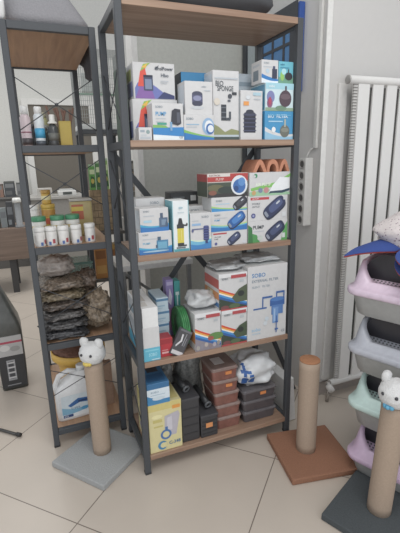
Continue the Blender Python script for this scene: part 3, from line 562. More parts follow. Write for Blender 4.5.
carton('yellow_box', 'mustard yellow box holding brown sticks on the narrow rack', -.186, -.138, .41, .045, 1.363, 1.462, body='#b59d34', front=[('r', .08, .06, .92, .94, '#bda43a')], cat='box')
for i in range(9):
    a = random.uniform(-.3, .3); x = -.165 + .007*(i - 4) + random.uniform(-.003, .003); y = .475 + random.uniform(-.006, .006)
    s = MB(); s.tube([(0, 0, 0), (.05*a, 0, .09), (.14*a, 0, .145 + .02*random.random())], [.003, .0035, .005], mat('#7a5a4c', .8), 7)
    tag(s.build('chew_stick', None, (x, y, 1.3635)), 'one of the thin brown chew sticks bunched behind the mustard box', 'stick', 'brown chew sticks behind the yellow box')
ZJ = .953
def jar(label, x, y, z, r, h, body, lid, lh=.012, band=None, group=None, name='jar'):
    t = thing(name, label, 'jar', (x, y, z), random.uniform(-.4, .4), group)
    MB().lathe([(r*.94, 0), (r, .004), (r, h-lh-.004), (r*.9, h-lh)], mat(body, .35), n=26).build('body', t)
    l = MB().lathe([(r*1.02, h-lh), (r*1.04, h-lh+.002), (r*1.04, h-.003), (r*.97, h)], mat(lid, .4), n=26).build('lid', t); l['label'] = 'screw lid'
    if band:
        for k, (a, b, c) in enumerate(band):
            MB().lathe([(r*1.008, a*h), (r*1.008, b*h)], mat(c, .4), n=26, cap0=False, cap1=False).build('label_band', t)
    return t
fj = 'front row of white jars on the narrow rack'
for i, (x, y) in enumerate([(-.313, .375), (-.266, .375), (-.217, .375), (-.164, .375), (-.105, .385)]):
    t = jar(['small white jar beside the left post, in the front row', 'small white jar, second from the left post in the front row', 'small white jar in the middle of the front row of five', 'small white jar, second from the right in the front row', 'small white jar set a little apart at the right end of the front row'][i],
        x, y, ZJ, .0225, .082, '#dcdad6', '#e4e3e0', .018, None, fj)
    for (a0, w0, z0, z1, c) in ((-.5, .5, .012, .03, '#b04a52'), (-1.2, .45, .006, .02, '#4b6aa8'), (-2.6, .6, .02, .05, '#c9c4be')):
        pb = MB(); R = .0229
        pb.rings([[(R*math.cos(-PI/2 + a0 + .9 + w0*k/6), R*math.sin(-PI/2 + a0 + .9 + w0*k/6), z) for k in range(7)] for z in (z0, z1)], mat(c, .4), False, False, False)
        pb.build('label_patch', t)
gj = 'green lidded jars on the narrow rack'
for i, (x, y) in enumerate([(-.310, .455), (-.232, .455), (-.168, .455)]):
    jar(['green lidded white jar behind the leftmost front jars', 'green lidded white jar between the two other green lids', 'green lidded white jar, rightmost of the three green lids'][i], x, y, ZJ, .030, .118, '#d9d8d2', '#3f8a62', .020, [(.55, .66, '#c9b27a'), (.1, .5, '#cfd4cc')], gj)
jar('white capped jar behind the first green lid beside the left post', -.322, .545, ZJ, .022, .160, '#d6d4d0', '#dcdbd8', .02, [(.55, .7, '#c08a88')])
jar('yellow tub with a red and orange band behind the green lids', -.263, .545, ZJ, .030, .162, '#c9a83a', '#c4a23a', .018, [(.45, .62, '#c25a40'), (.65, .85, '#bb8b3a')])
jar('small yellow tub standing on the red banded yellow tub', -.266, .545, ZJ+.1625, .021, .062, '#c9a23e', '#b98f3c', .014, [(.3, .6, '#dcd2a0')])
yj = thing('canister', 'clear square canister with yellow and red label behind the green lids', 'canister', (-.115, .58, ZJ))
MB().box((-.05, -.03, 0), (.05, .03, .165), mat('#b6a56a', .3), .008).build('body', yj)
MB().box((-.052, -.032, .165), (.052, .032, .178), mat('#b8b4ac', .35), .004).build('lid', yj)
a = MB(); a.box((-.045, -.0312, .08), (.008, -.0304, .15), mat('#b8603e', .4)); a.box((-.045, -.0316, .12), (.008, -.0310, .14), mat('#d3bb3c', .4)); a.build('paper_label', yj)['label'] = 'red label with a yellow band'

ZB = .518
bag_m = [mat('#6e6052', .16, .4, 90, .6), mat('#5a4f47', .16, .4, 90, .6), mat('#7a6c54', .2, .6, 90, .5), mat('#4c4a4a', .14, .4, 90, .6), mat('#454548', .14, .4, 80, .6), mat('#54504e', .16, .4, 90, .6)]  # strong tone swing: brown chunks, plus plastic glints put into the colour
gg = 'flat clear bags of brown chews on the narrow rack'
nm = ['at the very bottom of', 'second from bottom in', 'third from bottom in', 'fourth from bottom in', 'second from top in', 'on top of']
z = ZB
for i in range(6):
    h = .046; b = MB()
    b.blob((0, 0, h/2), (.205 - .008*(i % 3), .22, h), bag_m[[4, 3, 5, 1, 2, 0][i]], 50+i, .20, 2.6, 70, 20, .42, .7, fine=.13, ffreq=4)
    tag(b.build('chew_bag', None, (-.252 + .006*(i % 2), .455, z), math.radians(random.uniform(-5, 5))), 'flat bag of chews %s the pile by the left post' % nm[i], 'bag', gg)
    z += h*.985
b = MB(); b.blob((0, 0, .05), (.16, .12, .10), mat('#a69c94', .2, .4, 50, .2), 61, .35, 2, 60, 26, .7, 1.1, fine=.16, ffreq=3)
tag(b.build('chew_bag', None, (-.265, .475, z)), 'loosely folded pale clear bag lying above the flat bag pile', 'bag', gg)
b = MB(); b.blob((0, 0, .10), (.125, .18, .18), mat('#8a7a66', .2, .6, 80, .5), 63, .28, 2, 64, 34, .5, .8, fine=.16, ffreq=3.5)
tag(b.build('chew_bag', None, (-.098, .455, ZB+.001)), 'upright tan clear bag of chews at the right of the flat bag pile', 'bag', gg)
b = MB(); b.blob((0, 0, .055), (.10, .11, .10), mat('#6a594c', .2, .6, 80, .5), 65, .3, 2, 56, 26, .55, .9, fine=.16, ffreq=3.5)
tag(b.build('chew_bag', None, (-.135, .50, ZB+.176)), 'small dark bag of chews sitting on the upright tan bag', 'bag', gg)
gt = thing('glass_tank', 'small empty glass tank with green edges at the back of the narrow rack', 'tank', (-.20, .80, ZB))
ge = mat('#7fa396', .15, alpha=.35); rim = mat('#6f958a', .2)
for nme, lo, hi in (('front_pane', (-.13, -.10, 0), (.13, -.096, .262)), ('back_pane', (-.13, .096, 0), (.13, .10, .262)), ('side_pane', (-.13, -.096, 0), (-.126, .096, .262)), ('side_pane', (.126, -.096, 0), (.13, .096, .262))):
    MB().box(lo, hi, ge).build(nme, gt)
MB().box((-.132, -.102, .262), (.132, -.094, .272), rim).build('rim', gt)

# bottom of the left rack
jg = thing('jug', 'white plastic jug with handle and blue wave label on the narrow rack', 'jug', (-.252, .445, .087), math.radians(4))
JW = mat('#dedfe0', .35)
def rrect(a, b, z, cx=0, cy=0, rad=.02, n=6):
    rad = min(rad, a*.95, b*.95); pts = []
    for x, y, a0 in ((a-rad, b-rad, 0), (-a+rad, b-rad, PI/2), (-a+rad, -b+rad, PI), (a-rad, -b+rad, 1.5*PI)):
        for i in range(n+1): an = a0+PI/2*i/n; pts.append((cx+x+rad*math.cos(an), cy+y+rad*math.sin(an), z))
    return pts
a = MB(); a.rings([rrect(.078, .05, 0), rrect(.082, .054, .006), rrect(.082, .054, .135), rrect(.074, .048, .165, .006), rrect(.048, .036, .20, .028), rrect(.026, .026, .225, .045), rrect(.019, .019, .232, .05, 0, .019)], JW); a.build('body', jg)
MB().tube([(-.07, 0, .12), (-.076, 0, .17), (-.055, 0, .215), (-.01, 0, .236), (.035, 0, .222)], [.014, .013, .013, .012, .013], JW, 12).build('handle', jg)
MB().lathe([(.022, .230), (.022, .252), (.019, .255)], mat('#d9dcdd', .4), c=(.05, 0, 0), n=22).build('cap', jg)
a = MB(); w, h = .14, .115
a.box((-.062, -.0552, .016), (.078, -.0542, .131), mat('#cfdbe2', .4))
paint(a, lambda u, v, o: Vector((u - .062, -.0552 - o, v + .016)), w, h, [('w', (0, 0), .5, .2, .45, '#7fb3cf'), ('w', (0, 0), .16, .1, .3, '#e3e6e8'), ('p', [(.2, .55), (.55, .80), (.98, .75), (.98, .55), (.6, .60), (.3, .46)], '#2f66a4'), ('r', .55, .62, .92, .70, '#27406e'), ('t', .30, .33, .10, 'SUPER', .5, '#6f92ac'), ('r', .02, .02, .35, .14, '#2a4a80'), ('t', .06, .045, .07, 'KOI', .2, '#d8e0e8'), ('e', .75, .3, .12, .08, '#4c9cc8')], .4)
a.build('label_sheet', jg)['label'] = 'blue and white label'
tp = thing('basin', 'yellow rimmed basin of brown feed behind the white jug', 'basin', (-.192, .640, .087))
MB().lathe([(.085, 0), (.108, .18), (.128, .215), (.138, .222), (.139, .262), (.131, .262), (.126, .225)], mat('#d8ac3c', .4), n=40, cap1=False).build('bowl', tp)
a = MB(); a.blob((0, 0, .25), (.25, .25, .08), mat('#6e4c3c', .8, .4, 80, .3), 71, .15, 4, 36, 16, 1, .8); a.build('feed', tp)['label'] = 'brown feed'
MB().box((-.075, .35, .088), (-.012, .352, .30), mat('#8d6a52', .7)) if False else None
ck = MB(); ck.box((-.04, 0, 0), (.04, .035, .235), mat('#91745f', .8, .05, 60, .08), .002)
tag(ck.build('cardboard_box', None, (-.094, .445, .0875), math.radians(2)), 'plain brown cardboard box at the right of the white jug', 'box')

# ------------------------------------------------------------------ scratching posts
CARD = mat('#a8937f', .85, .05, 150, .05)
def scratch_post(label, cx, cy, yaw, basec, height, topc, lean=(0, 0), foot=(0, 0), size=.30, r=.043):
    t = thing('scratching_post', label, 'scratching post', (cx, cy, 0), math.radians(yaw), 'cat scratching posts')
    a = MB(); bm_ = mat(basec, .95, .35, 180, .10)
    a.box((-size/2, -size/2, 0), (size/2, size/2, .028), bm_, .006, seg=3); a.build('base_plate', t)
    M = Matrix.Rotation(math.radians(-yaw), 4, 'Z')
    p0 = M @ Vector((foot[0], foot[1], .028)); p1 = M @ Vector((foot[0]+lean[0], foot[1]+lean[1], height))
    a = MB(); n = 14; a.tube([p0.lerp(p1, i/n) for i in range(n+1)], r, CARD, 30); a.build('cardboard_tube', t)
    if topc:
        a = MB(); d = (p1-p0).normalized(); q = d.to_track_quat('Z', 'Y').to_matrix().to_4x4()
        a.lathe([(r*1.0, 0), (r*1.0, .004), (r*.95, .006), (.001, .0065)], mat(topc, .95, .3, 200, .1), n=30, M=Matrix.Translation(p1) @ q); a.build('top_disc', t)
    return t, p1, M
FUR = mat('#d9d9d8', .95, .5, 260, .06)
def plush(t, p1, face, r, bowc, M):
    hd = MB(); c = p1 + Vector((0, 0, r*.72))
    hd.blob(c, (2.12*r, 2.0*r, 1.86*r), FUR, 81, .06, 3, 40, 28, 1.0, 1.0, fine=.02, ffreq=6)
    h = hd.build('plush_head', t); h['label'] = 'white plush animal head'
    F = M @ Vector((math.sin(face), -math.cos(face), 0)); R = M @ Vector((math.cos(face), math.sin(face), 0)); U = Vector((0, 0, 1))
    for s in (-1, 1):
        e = MB(); ec = c + R*s*r*.64 + U*r*.86
        e.blob(ec, (r*.74, r*.55, r*.80), FUR, 82+s, .05, 3, 20, 14, .8, .8); e.build('ear', h)
        e = MB(); e.blob(c + (F*.92 + R*s*.40 + U*.20)*r, (r*.21, r*.21, r*.23), mat('#34343a', .3), 84, 0, 1, 14, 10, 1, 1); e.build('eye', h)['label'] = 'dark bead eye'
    b = MB()
    for s in (-1, 0, 1):
        b.blob(c + (F*(.88 - .1*abs(s)) + R*(-.05 + s*.2) - U*(.58))*r, (r*.36, r*.28, r*(.36 if s else .3)), mat(bowc, .8, .2, 150), 86+s, .1, 3, 16, 10, .9, .9)
    b.build('neck_bow', h)['label'] = 'small coloured bow under the chin'
t, p1, M = scratch_post('grey scratching post with a yellow bow on its plush head, by the narrow rack', -.169, .181, -51, '#a0a2a2', .470, None, foot=(.008, .006), lean=(-.002, .006), r=.040)
plush(t, p1, -.66, .054, '#d8bf52', M)
t, p1, M = scratch_post('brown scratching post without a head, its base right of the wide rack', .698, -.186, -10.6, '#94664b', .462, '#a8734c', foot=(-.012, .018), r=.043)
t, p1, M = scratch_post('dark grey scratching post with a blue bow on its plush head, in the right foreground', .724, -.558, 24, '#454b4e', .468, None, foot=(.010, .010), lean=(.016, -.006), r=.042)
plush(t, p1, -1.22, .056, '#5ba9cc', M)

# ------------------------------------------------------------------ litter boxes
PAN = mat('#a3a4a2', .45)
def litter(label, z, lidc, dx, dy):
    d = Vector((math.sin(math.radians(22)), -math.cos(math.radians(22)), 0))
    nin = Vector((math.cos(math.radians(22)), math.sin(math.radians(22)), 0))
    c = Vector((.785 + dx, -.292 + dy, 0)) + d*.20 + nin*.25
    t = thing('litter_box', label, 'litter box', (c.x, c.y, z), math.radians(22), 'stacked cat litter boxes')
    # local: the entrance faces -x, width along y
    LM = mat(lidc, .38)
    def rr(a, b, zz, cx=0, rad=.055, n=12): return rrect(a, b, zz, cx, 0, rad, n)
    pan = MB(); pan.rings([rr(.212, .162, 0), rr(.220, .170, .006), rr(.236, .186, .090)], PAN, cap1=False)
    pan.rings([rr(.233, .183, .090), rr(.214, .164, .008)], PAN, cap0=False, cap1=True)
    pan.build('pan', t)
    lid = MB()
    def top_z(p):        # the rim dips over the front to form the entrance
        f = max(0., min(1., (-p[0] - .0)/.16)); f = f*f*(3 - 2*f)
        q = abs(p[1])/.182; s_ = (1 - q**4) if q < 1 else 0
        return .236 - .120*f*max(0, s_)
    hood = lambda k: rr(.234 - .016*k, .184 - .016*k, 0, .006*k, .055)
    rings = [rr(.236, .186, .083), rr(.248, .198, .084), rr(.2505, .2005, .090), rr(.2505, .2005, .104), rr(.247, .197, .109), rr(.236, .186, .111)]
    for k in (.2, .4, .6, .8, 1.0): rings.append([(p[0], p[1], .111 + (top_z(p) - .111)*k) for p in hood(k)])
    last = rings[-1]; inn = hood(1.5)
    rings.append([(p[0]*.985, p[1]*.985, q[2]) for p, q in zip(inn, last)])
    rings.append([(p[0]*.98, p[1]*.98, q[2]*.5 + .055) for p, q in zip(inn, last)])
    lid.rings(rings, LM, cap0=False, cap1=False); lid.build('lid', t)
    rf = MB(); pts = [p for p in rr(.205, .158, 0, .006, .05) if p[0] > -.02]; pts = sorted(pts, key=lambda p: math.atan2(p[1], p[0]-.1))
    rf.rings([[(p[0], p[1], .231) for p in pts], [(p[0], p[1], .2355) for p in pts]], LM, smooth=False); rf.build('lid_roof', t)
    st = MB(); x0, x1, z0, z1 = -.208, -.150, .118, .132
    st.rings([[(x0, -.158, z0-.004), (x0, .158, z0-.004), (x1, .150, z1-.004), (x1, -.150, z1-.004)], [(x0, -.158, z0), (x0, .158, z0), (x1, .150, z1), (x1, -.150, z1)]], LM, smooth=False)
    HM = mat('#55555c', .7)
    for i in range(4):
        for j in range(21):
            x = x0 + .004 + .0135*i; y = -.145 + .014*j; g = (z1-z0)/(x1-x0); zz = z0 + (x-x0)*g + .0006
            st.face([(x, y-.0038, zz), (x+.0085, y-.0022, zz+.0085*g), (x+.0085, y+.0046, zz+.0085*g), (x, y+.0030, zz)], HM)
    st.build('entrance_step', t)['label'] = 'perforated entrance step'
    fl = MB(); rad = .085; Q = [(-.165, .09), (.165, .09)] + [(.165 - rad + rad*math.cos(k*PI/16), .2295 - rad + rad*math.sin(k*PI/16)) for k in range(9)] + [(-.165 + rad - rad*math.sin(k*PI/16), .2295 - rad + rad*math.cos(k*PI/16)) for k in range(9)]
    fl.rings([[(-.149, y, z_) for y, z_ in Q], [(-.145, y, z_) for y, z_ in Q]], mat('#2b2a30', .35), smooth=False); fl.build('entrance_shade', t)['label'] = 'dark panel standing in for interior shade'  # added dark panel, stands in for deep shade inside the entrance
    la = MB(); la.box((-.2535, -.06, .088), (-.250, -.005, .102), LM, .001); la.build('latch', t)
    return t
LZ = .2365
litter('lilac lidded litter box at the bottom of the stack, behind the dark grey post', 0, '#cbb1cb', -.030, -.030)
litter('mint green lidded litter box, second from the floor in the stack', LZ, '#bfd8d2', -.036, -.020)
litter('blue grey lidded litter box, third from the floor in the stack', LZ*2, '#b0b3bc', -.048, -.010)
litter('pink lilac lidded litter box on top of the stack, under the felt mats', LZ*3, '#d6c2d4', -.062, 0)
# felt mats and cushion on top of the stack
ZL = LZ*4
def felt(label, c, rx, ry, yaw, tilt, arch, tip=0):
    mb = MB(); T = mat('#2a4790', .95, .1, 200, .08); B = mat('#c0473f', .9, .2, 200, .08)
    Mx = Matrix.Rotation(math.radians(yaw), 4, 'Z') @ Matrix.Rotation(math.radians(tilt), 4, 'Y')
    nr, na = 7, 40; layers = []
    for th, m in ((.005, T), (.0, B)):
        rg = []
        for j in range(1, nr+1):
            r = j/nr
            ring = []
            for i in range(na):
                a = 2*PI*i/na; x = rx*r*math.cos(a); y = ry*r*math.sin(a)*(1 - tip*max(0, -math.cos(a))*r)
                zz = arch*(1 - (y/ry)**2 - .35*(x/rx)**2) + th
                ring.append(Mx @ Vector((x, y, zz)))
            rg.append(ring)
        layers.append((rg, m))
    mb.rings(layers[0][0], T, cap0=True, cap1=False); mb.rings(layers[1][0], B, cap0=True, cap1=False)
    mb.rings([layers[1][0][-1], layers[0][0][-1]], B, cap0=False, cap1=False)
    o = mb.build('felt_mat', None, c); return tag(o, label, 'mat', 'blue and red felt mats on the litter boxes')
felt('pointed blue felt mat with red underside sticking out left from the litter boxes', (.865, -.315, ZL+.006), .17, .072, 2, -9, .022, .75)
felt('round blue felt mat with red edge at the right over the top entrance', (.885, -.530, ZL+.012), .12, .12, 22, -14, .010, .1)
felt('lower felt mat showing its red edge under the round blue one', (.878, -.535, ZL-.010), .115, .12, 22, -24, .008, .1)
CU = mat('#d5ccca', .95, .3, 120, .06); nt = CU.node_tree; pb_ = nt.nodes['Principled BSDF']
tcn = nt.nodes.new('ShaderNodeTexCoord'); vo = nt.nodes.new('ShaderNodeTexVoronoi'); vo.inputs['Scale'].default_value = 75
lt = nt.nodes.new('ShaderNodeMath'); lt.operation = 'LESS_THAN'; lt.inputs[1].default_value = .24
mxn = nt.nodes.new('ShaderNodeMixRGB'); mxn.inputs['Color2'].default_value = lin('#93808a') + [1]
nt.links.new(tcn.outputs['Object'], vo.inputs['Vector']); nt.links.new(vo.outputs['Distance'], lt.inputs[0]); nt.links.new(lt.outputs[0], mxn.inputs['Fac'])
nt.links.new(pb_.inputs['Base Color'].links[0].from_socket, mxn.inputs['Color1']); nt.links.new(mxn.outputs['Color'], pb_.inputs['Base Color'])
cu = MB()
cu.blob((0, 0, .08), (.40, .40, .13), CU, 91, .14, 2, 50, 26, .6, .8, M=Matrix.Rotation(math.radians(-8), 4, 'Y'))
cu.blob((.03, .0, .03), (.30, .33, .06), CU, 93, .12, 2, 50, 20, .6, .8)
cuo = cu.build('cushion', None, (1.10, -.375, ZL-.006), math.radians(22))
tag(cuo, 'folded white cushion with small grey pink spots on the litter boxes', 'cushion')

# ------------------------------------------------------------------ radiator, socket strip, wall panel
RW = mat('#dddcd9', .5, vary=.01)
GAP_SHADE = mat('#4c4b49', .8)  # shade of the slits between panels, put into the backing colour
rd = thing('radiator', 'tall white panel radiator with dark vertical gaps on the right wall', 'radiator', (1.09, .13, 0))
MB().box((.030, .0125, .10), (.62, .03, 1.60), GAP_SHADE).build('gap_shade_sheet', rd)
MB().tube([(-.028, .01, 1.628), (.62, .01, 1.628)], .0185, RW, 24).build('header_tube', rd)
a = MB().lathe([(.0001, .0), (.019, .0), (.019, .004), (.012, .006), (.0001, .006)], mat('#a5a39f', .3, metal=.6), n=20, M=Matrix.Translation((-.028, .01, 1.628)) @ Matrix.Rotation(-PI/2, 4, 'Y')); a.build('end_cap', rd)
MB().tube([(-.028, .01, .098), (.62, .01, .098)], .018, RW, 20).build('footer_tube', rd)
x = .026
wds = [.066] + [.0635]*8
for i, w in enumerate(wds):
    if x + w > .64: break
    MB().box((x, 0, .095), (x+w, .012, 1.612), RW, .004, seg=2).build('panel', rd); x += w + .020
fn = MB(); FM = mat('#c4c2be', .5)
for i in range(115): fn.box((.000, .002, .115 + .013*i), (.0235, .014, .1225 + .013*i), FM)
fn.box((.003, .006, .105), (.0235, .014, 1.61), mat('#8f8c88', .6)); fn.build('fin_column', rd)
struct(MB().box((1.052, .186, .09), (1.10, .2, 1.62), mat('#d6d4d0', .6), .003).build('trim_5'))
CH = mat('#b5b0aa', .25, metal=.7)
vl = MB(); vl.tube([(-.0, .01, .098), (-.045, .005, .105), (-.06, -.02, .10)], .011, CH, 14); vl.tube([(-.035, .005, .105), (-.05, -.01, .06), (-.055, -.01, .002)], .009, CH, 14)
vl.build('pipe', rd)['label'] = 'chrome pipe'
a = MB().lathe([(.0001, 0), (.016, 0), (.018, .01), (.016, .038), (.0001, .042)], mat('#cfccc8', .4), n=18, M=Matrix.Translation((-.055, -.012, .10)) @ Matrix.Rotation(PI*.62, 4, 'X')); a.build('valve_knob', rd)
pst = thing('socket_strip', 'white six way socket strip fixed to the wall beside the wide rack', 'power strip', (.98, .258, .955))
PW_ = mat('#d3d2ce', .4)
MB().box((-.045, 0, 0), (-.0005, .056, .335), PW_, .004).build('housing', pst)
for i in range(6):
    Mz = Matrix.Translation((-.045, .029, .03 + .055*i)) @ Matrix.Rotation(-PI/2, 4, 'Y')
    a = MB().lathe([(.019, 0), (.0225, .003), (.0225, .004), (.018, .004), (.016, .001)], mat('#aaa8a5', .4), n=20, cap1=False, M=Mz)
    a.lathe([(.0001, .0012), (.0165, .0012)], mat('#4f4d4b', .6), n=20, cap0=False, cap1=False, M=Mz)
    a.build('socket', pst)
MB().tube([(-.02, .03, .335), (-.012, .028, .36), (-.008, .015, .375), (-.008, -.012, .385)], .004, PW_, 10).build('cable', pst)
cd = MB(); cd.box((-.014, 0, 0), (-.0005, .022, 1.66), mat('#d3d2ce', .5), .002)
tag(cd.build('cable_duct', None, (.98, .228, 1.335)), 'narrow white cable duct rising above the socket strip', 'cable duct')
# black framed board with blue squares on the side wall
bd = thing('grid_board', 'black framed board of blue squares with a bright blue edge on the side wall', 'board', (.979, .372, 1.615))
Hh, Ll = .385, .36
MB().box((-.03, .012, .0), (-.012, Ll, Hh), mat('#4f86bb', .35)).build('blue_panel', bd)
MB().box((-.030, .0, -.005), (-.001, .013, Hh+.004), mat('#2d55a4', .45)).build('blue_edge', bd)['label'] = 'bright blue edge'
g = MB(); GB = mat('#3c3f46', .5)
for k in range(4): y = .013 + (Ll-.013-.03)*k/3; g.box((-.034, y, 0), (-.030, y+(.06 if k == 0 else .016), Hh), GB)
for k in range(4): zz = (Hh-.055)*k/3; g.box((-.0338, .014, zz), (-.0302, Ll, zz+(.07 if k == 3 else .014)), GB)
g.build('grid_frame', bd)

# white slab and black bar leaning at the right of the rack
sl = MB(); sl.box((-.026, -.0, 0), (.026, .16, .24), mat('#d9d9d7', .5), .004)
so = sl.build('foam_slab', None, (.762, .055, 0)); so.rotation_euler = (0, math.radians(-5), 0); so.location.z = .0023
tag(so, 'white foam slab standing between the wide rack and the side wall', 'slab')
bb = MB(); bb.bar((.79, .30, .36), (.935, .285, .012), .022, .012, mat('#2f3136', .5))
tag(bb.build('black_bar', None, (0, 0, 0)), 'black flat bar leaning behind the white foam slab', 'bar')

# ------------------------------------------------------------------ things on the left and beyond the racks
def food_bag(label, x, y, w, dep, h, body, front, yaw, sidec):
    t = thing('pet_food_bag', label, 'bag', (x, y, 0), math.radians(yaw), 'pet food bags on the floor')
    mb = MB(); rg = []
    for j in range(13):
        k = j/12; z = h*k; pin = 1 if k < .66 else 1 - (k-.66)/.34*.8
        lean = -.0 if k < .6 else -(k-.6)*.12
        b = .93 + .07*min(1, k*5)
        rg.append([(p[0] + lean, p[1], p[2]) for p in rrect(w/2*b*(.45+.55*pin), dep/2*b*(.2+.8*pin) if k > .66 else dep/2*b, z, 0, dep/2, .018, 4)])
    mb.rings(rg, mat(body, .35, .15, 30, .12)); o = mb.build('bag_body', t)
    a = MB(); paint(a, lambda u, v, of: Vector((u - w/2*.9, -.0015 - of, v + .02)), w*.9, h*.52, front, .35); a.build('bag_print', t)
    return t
food_bag('black pet food bag with a grey upper panel and red line on the floor', -.548, .965, .148, .20, .62, '#4c4e4a',
         [('r', 0, 0, 1, .66, '#333437'), ('r', 0, .62, 1, 1, '#b4b4b4'), ('r', 0, .86, 1, .90, '#b0445a'), ('r', .28, .14, .62, .54, '#9a9ca0'), ('r', .34, .17, .56, .51, '#45474c'), ('r', .30, .18, .60, .21, '#c4c4c6'), ('r', .30, .28, .60, .31, '#c4c4c6'), ('r', .30, .38, .60, .41, '#c4c4c6'), ('r', .30, .47, .60, .50, '#c4c4c6'), ('r', .2, .04, .75, .06, '#8a8c90'), ('e', .3, .78, .2, .06, '#d0d0ce'), ('e', .7, .75, .2, .05, '#9c9c9a')], 3, '#5b6152')
food_bag('dark bag with a pale green top behind the black pet food bag', -.72, 1.35, .13, .16, .46, '#3d4240', [('r', 0, 0, 1, 1, '#3a4240')], 0, '#445')
gtop = MB(); gtop.blob((0, 0, .02), (.12, .10, .04), mat('#8fc49a', .4), 99, .1, 2, 24, 12); 
tag(gtop.build('green_pouch', None, (-.748, 1.43, .46)), 'pale green pouch lying on the dark bag at the left edge', 'pouch')
rdv = MB(); rdv.tube([(-.86, .81, .0085), (-.525, .493, .0085)], .007, mat('#3d3c3b', .4), 12)
rt = thing('floor_rod', 'dark metal rod lying on the floor at the left edge', 'rod')
rdv.build('rod_body', rt); MB().tube([(-.53, .498, .0105), (-.512, .481, .0105)], .0098, mat('#2c2b2b', .6), 12).build('rubber_tip', rt)

WB = wood('bench_wood', '#6e5b4e', '#867162', 0)
bn = thing('counter', 'brown wooden counter block on dark legs in the left background', 'counter', (-1.0, 3.0, 0))
MB().box((-.3, 0, .355), (.57, .45, .675), WB, .004).build('counter_body', bn)
for x in (-.25, .40):
    for y in (.05, .40): MB().box((x-.03, y-.02, 0), (x+.03, y+.02, .355), mat('#3b3a3b', .5)).build('leg', bn)
lathe_thing('pump_bottle', 'grey bottle with a wide white cap on the brown counter', 'bottle', (-.488, 3.06, .675), [('bottle_body', [(.045, 0), (.048, .01), (.030, .03), (.029, .24), (.025, .25)], '#8d9092', .3, None), ('cap', [(.042, .25), (.042, .275), (.035, .295)], '#dcdcd8', .4, 'white cap')])
for i, (x, h, c, lb) in enumerate([(-.70, .20, '#44464a', 'dark grey pack at the left edge of the brown counter'), (-.63, .15, '#7d8586', 'pale grey pack between dark packs on the brown counter'), (-.565, .20, '#3a3c40', 'dark pack next to the grey bottle on the brown counter')]):
    carton('supply_pack', lb, x-.03, x+.03, 3.1, .08, .675, .70+h*1.15, body=c, front=[('r', .1, .5, .9, .8, '#6c7074'), ('r', .1, .1, .6, .3, '#80868a')], group='packs on the brown counter')
# dark stocked unit behind the counter
un = thing('stock_cabinet', 'low grey cabinet unit along the far wall behind the counter', 'cabinet', (-1.0, 4.2, 0))
MB().box((-.2, 0, 0), (.62, .40, .88), mat('#62605d', .6)).build('body', un); MB().box((-.22, -.02, .88), (.64, .42, .90), mat('#6f6d69', .5)).build('top', un)
for i, (x, w, h, c, wd) in enumerate([(-1.08, .16, .14, '#4b4e50', 'dark grey'), (-.90, .14, .20, '#5b605e', 'olive grey'), (-.735, .13, .16, '#8c6c5c', 'brown'), (-.595, .12, .19, '#3f4246', 'charcoal'), (-.46, .11, .17, '#77787a', 'pale grey')]):
    carton('stock_box', '%s box on the grey cabinet along the far wall' % wd, x-w/2, x+w/2, 4.25, .15, .90, .90+h, body=c, front=[('r', .1, .6, .9, .85, '#77797a'), ('r', .1, .15, .7, .4, '#5f6161'), ('r', 0, .9, 1, 1, '#52544f')], group='boxes on the far cabinet')
# grey desk seen through the narrow rack
dk = thing('desk', 'grey desk seen between the jars and the far wall', 'desk', (-.05, 3.5, 0))
MB().box((-.34, 0, .90), (.30, .5, .93), mat('#a5a39e', .5), .003).build('desk_top', dk)
MB().box((-.33, .02, 0), (.29, .48, .90), mat('#8f8c86', .6)).build('desk_body', dk)
sc = thing('scale', 'white bench scale with a small display on the grey desk', 'scale', (.04, 3.62, .93))
MB().box((-.10, -.09, 0), (.10, .09, .06), mat('#cfcfcc', .4), .01).build('body', sc)
MB().box((-.08, -.07, .06), (.08, .07, .075), mat('#b9bab8', .3), .004).build('plate', sc)
a = MB(); a.box((-.05, -.093, .015), (.05, -.0905, .045), mat('#4d5250', .3)); a.build('display', sc)
carton('archive_box', 'pale grey cardboard box on the grey desk beside the scale', -.28, -.12, 3.60, .16, .93, 1.02, body='#b3afa8', front=[('r', .1, .6, .7, .8, '#9b978f')])
# small white table behind the wide rack
tb = thing('side_table', 'white topped table with grey legs close behind the wide rack', 'table', (.20, .72, 0))
MB().box((-.15, -.12, .735), (.26, .16, .765), mat('#dededc', .4), .004).build('table_top', tb)
for x in (-.13, .24):
    for y in (-.10, .14): MB().box((x-.011, y-.011, 0), (x+.011, y+.011, .735), mat('#8c8f90', .4)).build('leg', tb)
MB().bar((-.13, .14, .70), (.24, .14, .40), .016, .012, mat('#8c8f90', .4)).build('leg_brace', tb)
# dark stand with wire cage, between the racks
st = thing('metal_stand', 'dark metal stand carrying the wire cage beyond the racks', 'stand', (.155, 1.62, 0))
for x in (-.13, .13):
    for y in (-.11, .11): MB().box((x-.012, y-.012, 0), (x+.012, y+.012, 1.48), STEEL, .001, seg=1).build('leg', st)
MB().box((-.145, -.125, 1.48), (.145, .125, 1.508), STEEL, .002, seg=1).build('top_frame', st)
for z in (.80, .45): MB().box((-.118, -.10, z-.02), (.118, .10, z), mat('#55504b', .6)).build('shelf_board', st)
cg = thing('wire_cage', 'white wire cage on the dark stand beyond the racks', 'cage', (.165, 1.62, 1.509))
CWm = mat('#9da1a0', .4)
MB().box((-.152, -.115, 0), (.152, .115, .035), mat('#c9ccca', .4), .006).build('tray', cg)
for nme, ax in (('front_grille', -.11), ('back_grille', .11)):
    g = MB()
    for i in range(22): x = -.15 + .30*i/21; g.tube([(x, ax, .035), (x, ax, .50)], .0017, CWm, 4, False)
    for i in range(9): z = .04 + .46*i/8; g.tube([(-.15, ax, z), (.15, ax, z)], .0016, CWm, 4, False)
    g.build(nme, cg)
